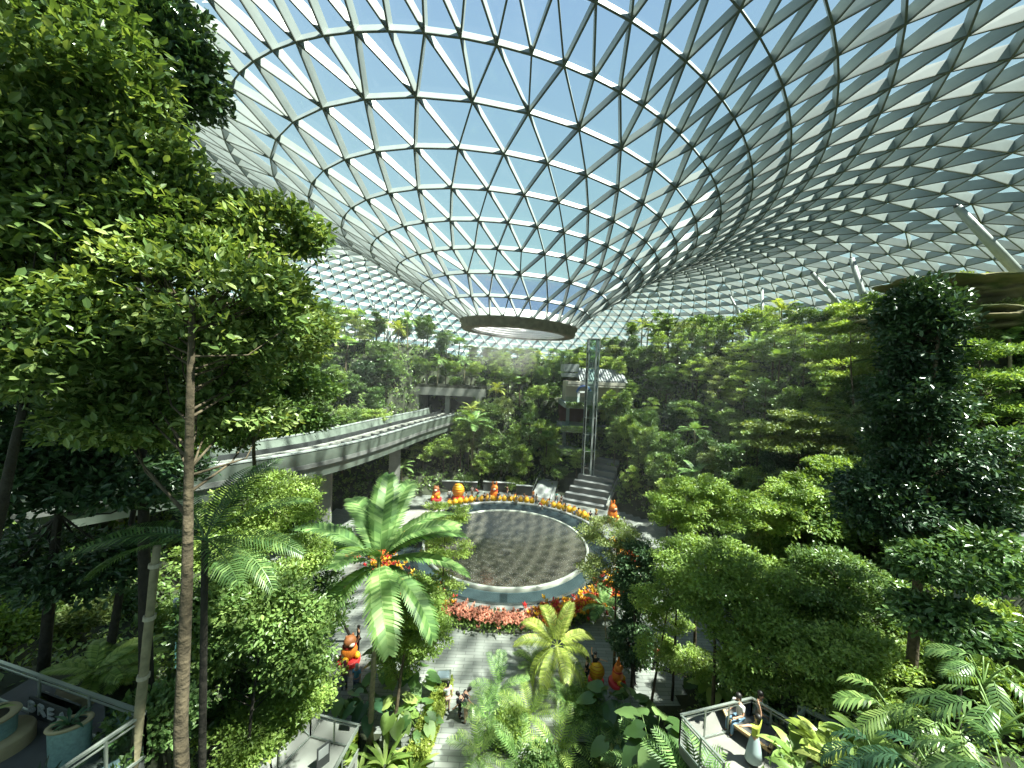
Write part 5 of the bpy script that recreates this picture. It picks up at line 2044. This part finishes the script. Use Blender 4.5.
def pose_joints(pose):
    hip, kn, an, toe = {}, {}, {}, {}
    J = {}
    lean = {'stand': .0, 'walk': .04, 'bend': .55, 'sit': .05, 'arms': -.05}[pose]
    pz = .92 if pose != 'sit' else .52
    px = np.array([0, 0, pz])
    def up(h, extra=0.0):
        return px + np.array([0, math.sin(lean * 1.5) * h + extra, math.cos(lean * 1.5) * h])
    J['pelvis'] = (px, (.135, .10))
    J['waist'] = (up(.18), (.115, .085))
    J['chest'] = (up(.38), (.15, .10))
    J['collar'] = (up(.50), (.09, .07))
    J['neck'] = (up(.57), (.052, .052))
    J['chin'] = (up(.64, .02), (.072, .078))
    J['crown'] = (up(.76, .01), (.078, .09))
    for s, S_ in ((-1, 'l'), (1, 'r')):
        sh = up(.47) + [s * .17, 0, 0]
        if pose == 'arms':
            el = sh + ([s * .24, .05, .12] if s < 0 else [s * .08, .02, .28])
            wr = el + ([s * .25, .04, .05] if s < 0 else [-s * .02, .06, .25])
        elif pose == 'bend':
            el = sh + [s * .05, .12, -.26]
            wr = el + [0, .16, -.18]
        elif pose == 'sit':
            el = sh + [s * .07, .06, -.25]
            wr = el + [-s * .06, .22, -.05]
        else:
            q = .16 if pose == 'walk' else .03
            el = sh + [s * .06, -s * q, -.27]
            wr = el + [s * .01, .06 - s * q * .8, -.24]
        ha = wr + nrm(wr - el) * .08
        J['sh' + S_] = (sh, (.06, .06))
        J['el' + S_] = (el, (.042, .042))
        J['wr' + S_] = (wr, (.03, .028))
        J['ha' + S_] = (ha, (.036, .022))
        hp = px + [s * .085, 0, -.06]
        if pose == 'sit':
            k = hp + [s * .03, .42, .0]
            a = k + [0, .02, -.42]
        elif pose == 'walk':
            k = hp + [0, .12 * s + .04, -.38]
            a = k + [0, .10 * s - .08, -.39]
        else:
            k = hp + [s * .02, .03, -.40]
            a = k + [s * .01, -.03, -.38]
        J['hi' + S_] = (hp, (.088, .088))
        J['kn' + S_] = (k, (.056, .056))
        J['an' + S_] = (a, (.036, .036))
        J['to' + S_] = (a + [0, .15, -.05], (.035, .025))
    return {k: (tuple(np.array(v[0], float)), v[1]) for k, v in J.items()}


PEOPLE = {}


def person_meshes(pose):
    if pose in PEOPLE:
        return PEOPLE[pose]
    J = pose_joints(pose)
    E = [('pelvis', 'waist'), ('waist', 'chest'), ('chest', 'collar'), ('collar', 'neck'), ('neck', 'chin'), ('chin', 'crown')]
    for s in 'lr':
        E += [('collar', 'sh' + s), ('sh' + s, 'el' + s), ('el' + s, 'wr' + s), ('wr' + s, 'ha' + s), ('pelvis', 'hi' + s), ('hi' + s, 'kn' + s), ('kn' + s, 'an' + s), ('an' + s, 'to' + s)]
    JB = dict(J)
    # fingers and thumb, each a short chain rooted in the palm
    for s, sg in (('l', -1), ('r', 1)):
        ha, wr = np.array(J['ha' + s][0]), np.array(J['wr' + s][0])
        d = nrm(ha - wr)
        side = nrm(np.cross(d, [0.01, 1, 0]))
        nn = np.cross(side, d)
        for q in range(4):
            o = (q - 1.5) * .02
            l = (.055, .07, .066, .05)[q]
            a = ha + side * o + d * .02
            b = a + d * l + nn * .015
            JB[f'f{s}{q}'] = (tuple(a), (.009, .009))
            JB[f'g{s}{q}'] = (tuple(b), (.007, .007))
            E += [('ha' + s, f'f{s}{q}'), (f'f{s}{q}', f'g{s}{q}')]
        t = wr + d * .03 + side * .045 * sg
        JB['t' + s] = (tuple(t + d * .035), (.009, .009))
        E += [('wr' + s, 't' + s)]
    # nose
    body = skinned('body', JB, E)
    infl = lambda ks, a: {k: (J[k][0], tuple(np.array(J[k][1]) + a)) for k in ks}
    T = infl(['pelvis', 'waist', 'chest', 'collar', 'shl', 'shr', 'ell', 'elr'], .022)
    T['ell'] = (tuple(np.array(J['shl'][0]) * .35 + np.array(J['ell'][0]) * .65), (.06, .06))
    T['elr'] = (tuple(np.array(J['shr'][0]) * .35 + np.array(J['elr'][0]) * .65), (.06, .06))
    top = skinned('top', T, [('pelvis', 'waist'), ('waist', 'chest'), ('chest', 'collar'), ('collar', 'shl'), ('collar', 'shr'), ('shl', 'ell'), ('shr', 'elr')])
    Tr = infl(['pelvis', 'hil', 'hir', 'knl', 'knr', 'anl', 'anr'], .02)
    leg = skinned('trousers', Tr, [('pelvis', 'hil'), ('pelvis', 'hir'), ('hil', 'knl'), ('hir', 'knr'), ('knl', 'anl'), ('knr', 'anr')])
    c, n = np.array(J['crown'][0]), np.array(J['chin'][0])
    ax = nrm(c - n)
    fw = nrm(np.cross([1, 0, 0], ax)) * -1
    fw = fw if fw[1] > 0 else -fw
    m = MB()
    m.ball(c + ax * .012 - fw * .018, (.098, .105, .1), 14, 10)
    m.ball(n - fw * .06 + ax * .01, (.08, .05, .12), 12, 8)
    h = m.build('hair', None, None, True)
    hm = h.data
    bpy.data.objects.remove(h)
    m = MB()
    m.ball(n + fw * .088 + ax * .045, (.014, .02, .022), 8, 6)
    m.ball(n + fw * .074 - ax * .0, (.028, .012, .008), 8, 6)
    h = m.build('nose_and_mouth', None, None, True)
    fm = h.data
    bpy.data.objects.remove(h)
    m = MB()
    for q in (-1, 1):
        m.ball(n + fw * .082 + ax * .075 + np.array([q * .032, 0, 0]), (.013, .01, .009), 8, 6)
    h = m.build('eyes', None, None, True)
    em = h.data
    bpy.data.objects.remove(h)
    m = MB()
    for s in 'lr':
        a, t = np.array(J['an' + s][0]), np.array(J['to' + s][0])
        m.ball((a + t) / 2 + [0, .01, -.02], (.05, .13, .045), 10, 7)
    h = m.build('shoes', None, None, True)
    sm = h.data
    bpy.data.objects.remove(h)
    PEOPLE[pose] = dict(body=body, top=top, trousers=leg, hair=hm, eyes=em, face=fm, shoes=sm)
    for me in PEOPLE[pose].values():
        me.materials.clear()
        me.materials.append(SKIN)
    return PEOPLE[pose]


def person(label, p, rz, pose='stand', top=(.5, .5, .5), low=(.1, .1, .12), hair=None, z=0.0, s=1.0, skirt=False, group=None):
    r = thing('person', label, 'person', (p[0], p[1], z), rz, group)
    r.scale = (s, s, s)
    M = person_meshes(pose)
    def ad(n, me, mt):
        o = bpy.data.objects.new(n, me)
        COL.objects.link(o)
        o.parent = r
        o.material_slots[0].link = 'OBJECT'
        o.material_slots[0].material = mt
        return o
    ad('body', M['body'], SKIN)
    ad('top', M['top'], cloth(top))
    if skirt:
        m = MB()
        m.lathe([(.13, .98), (.17, .85), (.24, .55), (.3, .2), (.27, .2)], n=20, sy=.8)
        m.build('skirt', cloth(low), r, True)
    else:
        ad('trousers', M['trousers'], cloth(low))
    ad('hair', M['hair'], hair or HAIRD)
    ad('eyes', M['eyes'], HAIRD)
    ad('nose_and_mouth', M['face'], SKIN)
    ad('shoes', M['shoes'], SHOE)
    return r


def people():
    W_, K, B_, T_, Y_, R_ = (.7, .7, .68), (.015, .015, .018), (.12, .3, .5), (.05, .35, .33), (.6, .42, .05), (.5, .05, .04)
    p = ray_z(753, 764, DECK_Z)
    person('person with yellow-green top and raised arms standing before the square bench', p, .5, 'arms', (.42, .5, .06), (.33, .42, .42), z=DECK_Z, skirt=True)
    c = BENCH_C
    person('person in patterned grey dress sitting on the right side of the square bench', (c.x + .35, c.y + .5), -2.4, 'sit', (.3, .3, .3), (.28, .28, .28), z=DECK_Z, s=1.0)
    person('person in pale blue jeans sitting on the left side of the square bench', (c.x - .45, c.y + .35), 1.9, 'sit', (.65, .65, .62), (.16, .27, .38), z=DECK_Z)
    person('person in black crouching over on the paved path, in front', ray_z(466, 722, 0), 1.3, 'bend', K, (.42, .28, .2))
    person('person in black bending forward on the path, just behind the front one', ray_z(459, 717, 0), -1.2, 'bend', K, K)
    person('person with white top standing beside the dark kiosk', ray_z(447, 712, 0), .4, 'stand', W_, (.35, .25, .2))
    person('white-haired person in light blue shirt left of the big palm trunk', ray_z(356, 694, .0), .2, 'walk', B_, (.1, .12, .18), HAIRW)
    person('person in yellow shirt with pink cap left of the blue-shirted one', ray_z(344, 690, .0), .2, 'stand', Y_, (.1, .1, .12), mat('pink_cap', (.6, .08, .2), .6))
    person('person in black beside the large orange-brown festive figure', ray_z(358, 651, 0), 2.2, 'stand', K, K)
    person('person in orange top walking on the left plaza right of the big palm', ray_z(387, 656, 0), .9, 'walk', (.6, .2, .05), Y_)
    person('person in orange on the plaza left of the pool behind the palm', ray_z(343, 598, 0), 1.4, 'walk', (.6, .25, .08), (.5, .3, .15))
    person('person in white under the small trees left of the path', ray_z(422, 655, 0), -.6, 'stand', W_, (.2, .25, .3))
    person('person in black with arms raised between the trunks right of the pool', ray_z(594, 680, 0), 2.6, 'arms', K, K)
    person('person in black standing beside the one with raised arms', ray_z(586, 685, 0), 1.1, 'stand', K, K)
    person('person in black behind the dark trunks right of the yellow festive figure', ray_z(634, 682, 0), .3, 'walk', K, K)
    person('person in red top far right on the plaza among the trunks', ray_z(655, 670, 0), .3, 'stand', R_, K)
    far = [(449, 501, 'white', W_), (472, 497, 'white', W_), (478, 498, 'red', R_), (477, 505, 'green', (.1, .45, .15)), (484, 505, 'black', K), (489, 505, 'grey', (.25, .25, .26)), (498, 503, 'dark blue', (.03, .05, .15)),
           (508, 503, 'white', W_), (507, 497, 'black', K), (524, 504, 'brown', (.2, .1, .05)), (533, 501, 'orange', (.6, .2, .04)), (536, 506, 'beige', (.45, .38, .28)), (542, 512, 'red', R_), (549, 511, 'white', W_),
           (556, 503, 'teal', T_), (561, 507, 'black', K), (565, 516, 'yellow', Y_), (574, 519, 'grey', (.25, .25, .26)), (590, 524, 'black', K), (596, 520, 'yellow', Y_), (516, 507, 'grey', (.3, .3, .3)), (466, 504, 'beige', (.4, .34, .25))]
    seen = {}
    far.sort()
    lows = [(.04, .05, .09), (.1, .1, .1), (.3, .27, .2), (.12, .18, .28)]
    for k, (px, py, cn, col) in enumerate(far):
        seen[cn] = seen.get(cn, 0) + 1
        tot = sum(1 for f in far if f[2] == cn)
        person(f'person in {cn} top behind the tulip lanterns' + (f', {ORD[seen[cn] - 1]} of {tot} in {cn}' if tot > 1 else ''),
               ray_z(px, py, 0), k * 1.9, ['stand', 'walk', 'stand', 'walk', 'bend'][k % 5], col, lows[k % 4], group='visitors on the rear plaza')


people()


# ------------------------------------------------------------------ fine mist drifting below the oculus
def mist():
    m = bpy.data.materials.new('mist')
    m.use_nodes = True
    t = m.node_tree
    t.nodes.clear()
    out = t.nodes.new('ShaderNodeOutputMaterial')
    v = t.nodes.new('ShaderNodeVolumeScatter')
    v.inputs['Color'].default_value = (.95, 1, 1, 1)
    tc = t.nodes.new('ShaderNodeTexCoord')
    n = t.nodes.new('ShaderNodeTexNoise')
    n.inputs['Scale'].default_value = .45
    n.inputs['Detail'].default_value = 3
    r = t.nodes.new('ShaderNodeMapRange')
    r.inputs['From Min'].default_value = .45
    r.inputs['From Max'].default_value = .8
    r.inputs['To Max'].default_value = .10
    t.links.new(tc.outputs['Object'], n.inputs['Vector'])
    t.links.new(n.outputs['Fac'], r.inputs['Value'])
    ln = t.nodes.new('ShaderNodeVectorMath')
    ln.operation = 'LENGTH'
    sc_ = t.nodes.new('ShaderNodeVectorMath')
    sc_.operation = 'MULTIPLY'
    sc_.inputs[1].default_value = (1 / 7.5, 1 / 7.5, 1 / 3.2)
    ad = t.nodes.new('ShaderNodeVectorMath')
    ad.operation = 'SUBTRACT'
    ad.inputs[1].default_value = (0, 0, 3.4)
    t.links.new(tc.outputs['Object'], ad.inputs[0])
    t.links.new(ad.outputs[0], sc_.inputs[0])
    t.links.new(sc_.outputs[0], ln.inputs[0])
    fo = t.nodes.new('ShaderNodeMapRange')
    fo.inputs['From Min'].default_value = 1.0
    fo.inputs['From Max'].default_value = .3
    t.links.new(ln.outputs['Value'], fo.inputs['Value'])
    mm = t.nodes.new('ShaderNodeMath')
    mm.operation = 'MULTIPLY'
    t.links.new(r.outputs[0], mm.inputs[0])
    t.links.new(fo.outputs[0], mm.inputs[1])
    t.links.new(mm.outputs[0], v.inputs['Density'])
    t.links.new(v.outputs[0], out.inputs['Volume'])
    b = MB()
    b.lathe([(.02, 0), (5.5, 0), (7.5, 2.5), (7.0, 4.9), (.02, 4.9)], c=(0, 0, 0), n=24)
    o = b.build('mist', m, None, True)
    o.location = (0.2, 39.6, 18.2)
    tag(o, 'pale drifting mist of fine spray below the oculus ring', 'mist', kind='stuff')


mist()


def haze():
    m = bpy.data.materials.new('thin_haze')
    m.use_nodes = True
    t = m.node_tree
    t.nodes.clear()
    out = t.nodes.new('ShaderNodeOutputMaterial')
    v = t.nodes.new('ShaderNodeVolumeScatter')
    v.inputs['Color'].default_value = (.95, 1, .99, 1)
    v.inputs['Density'].default_value = .0013
    v.inputs['Anisotropy'].default_value = .3
    t.links.new(v.outputs[0], out.inputs['Volume'])
    b = MB()
    b.box((0, 60, 12), (120, 70, 28))
    tag(b.build('haze', m), 'thin humid haze filling the far part of the hall', 'haze', kind='stuff')


haze()
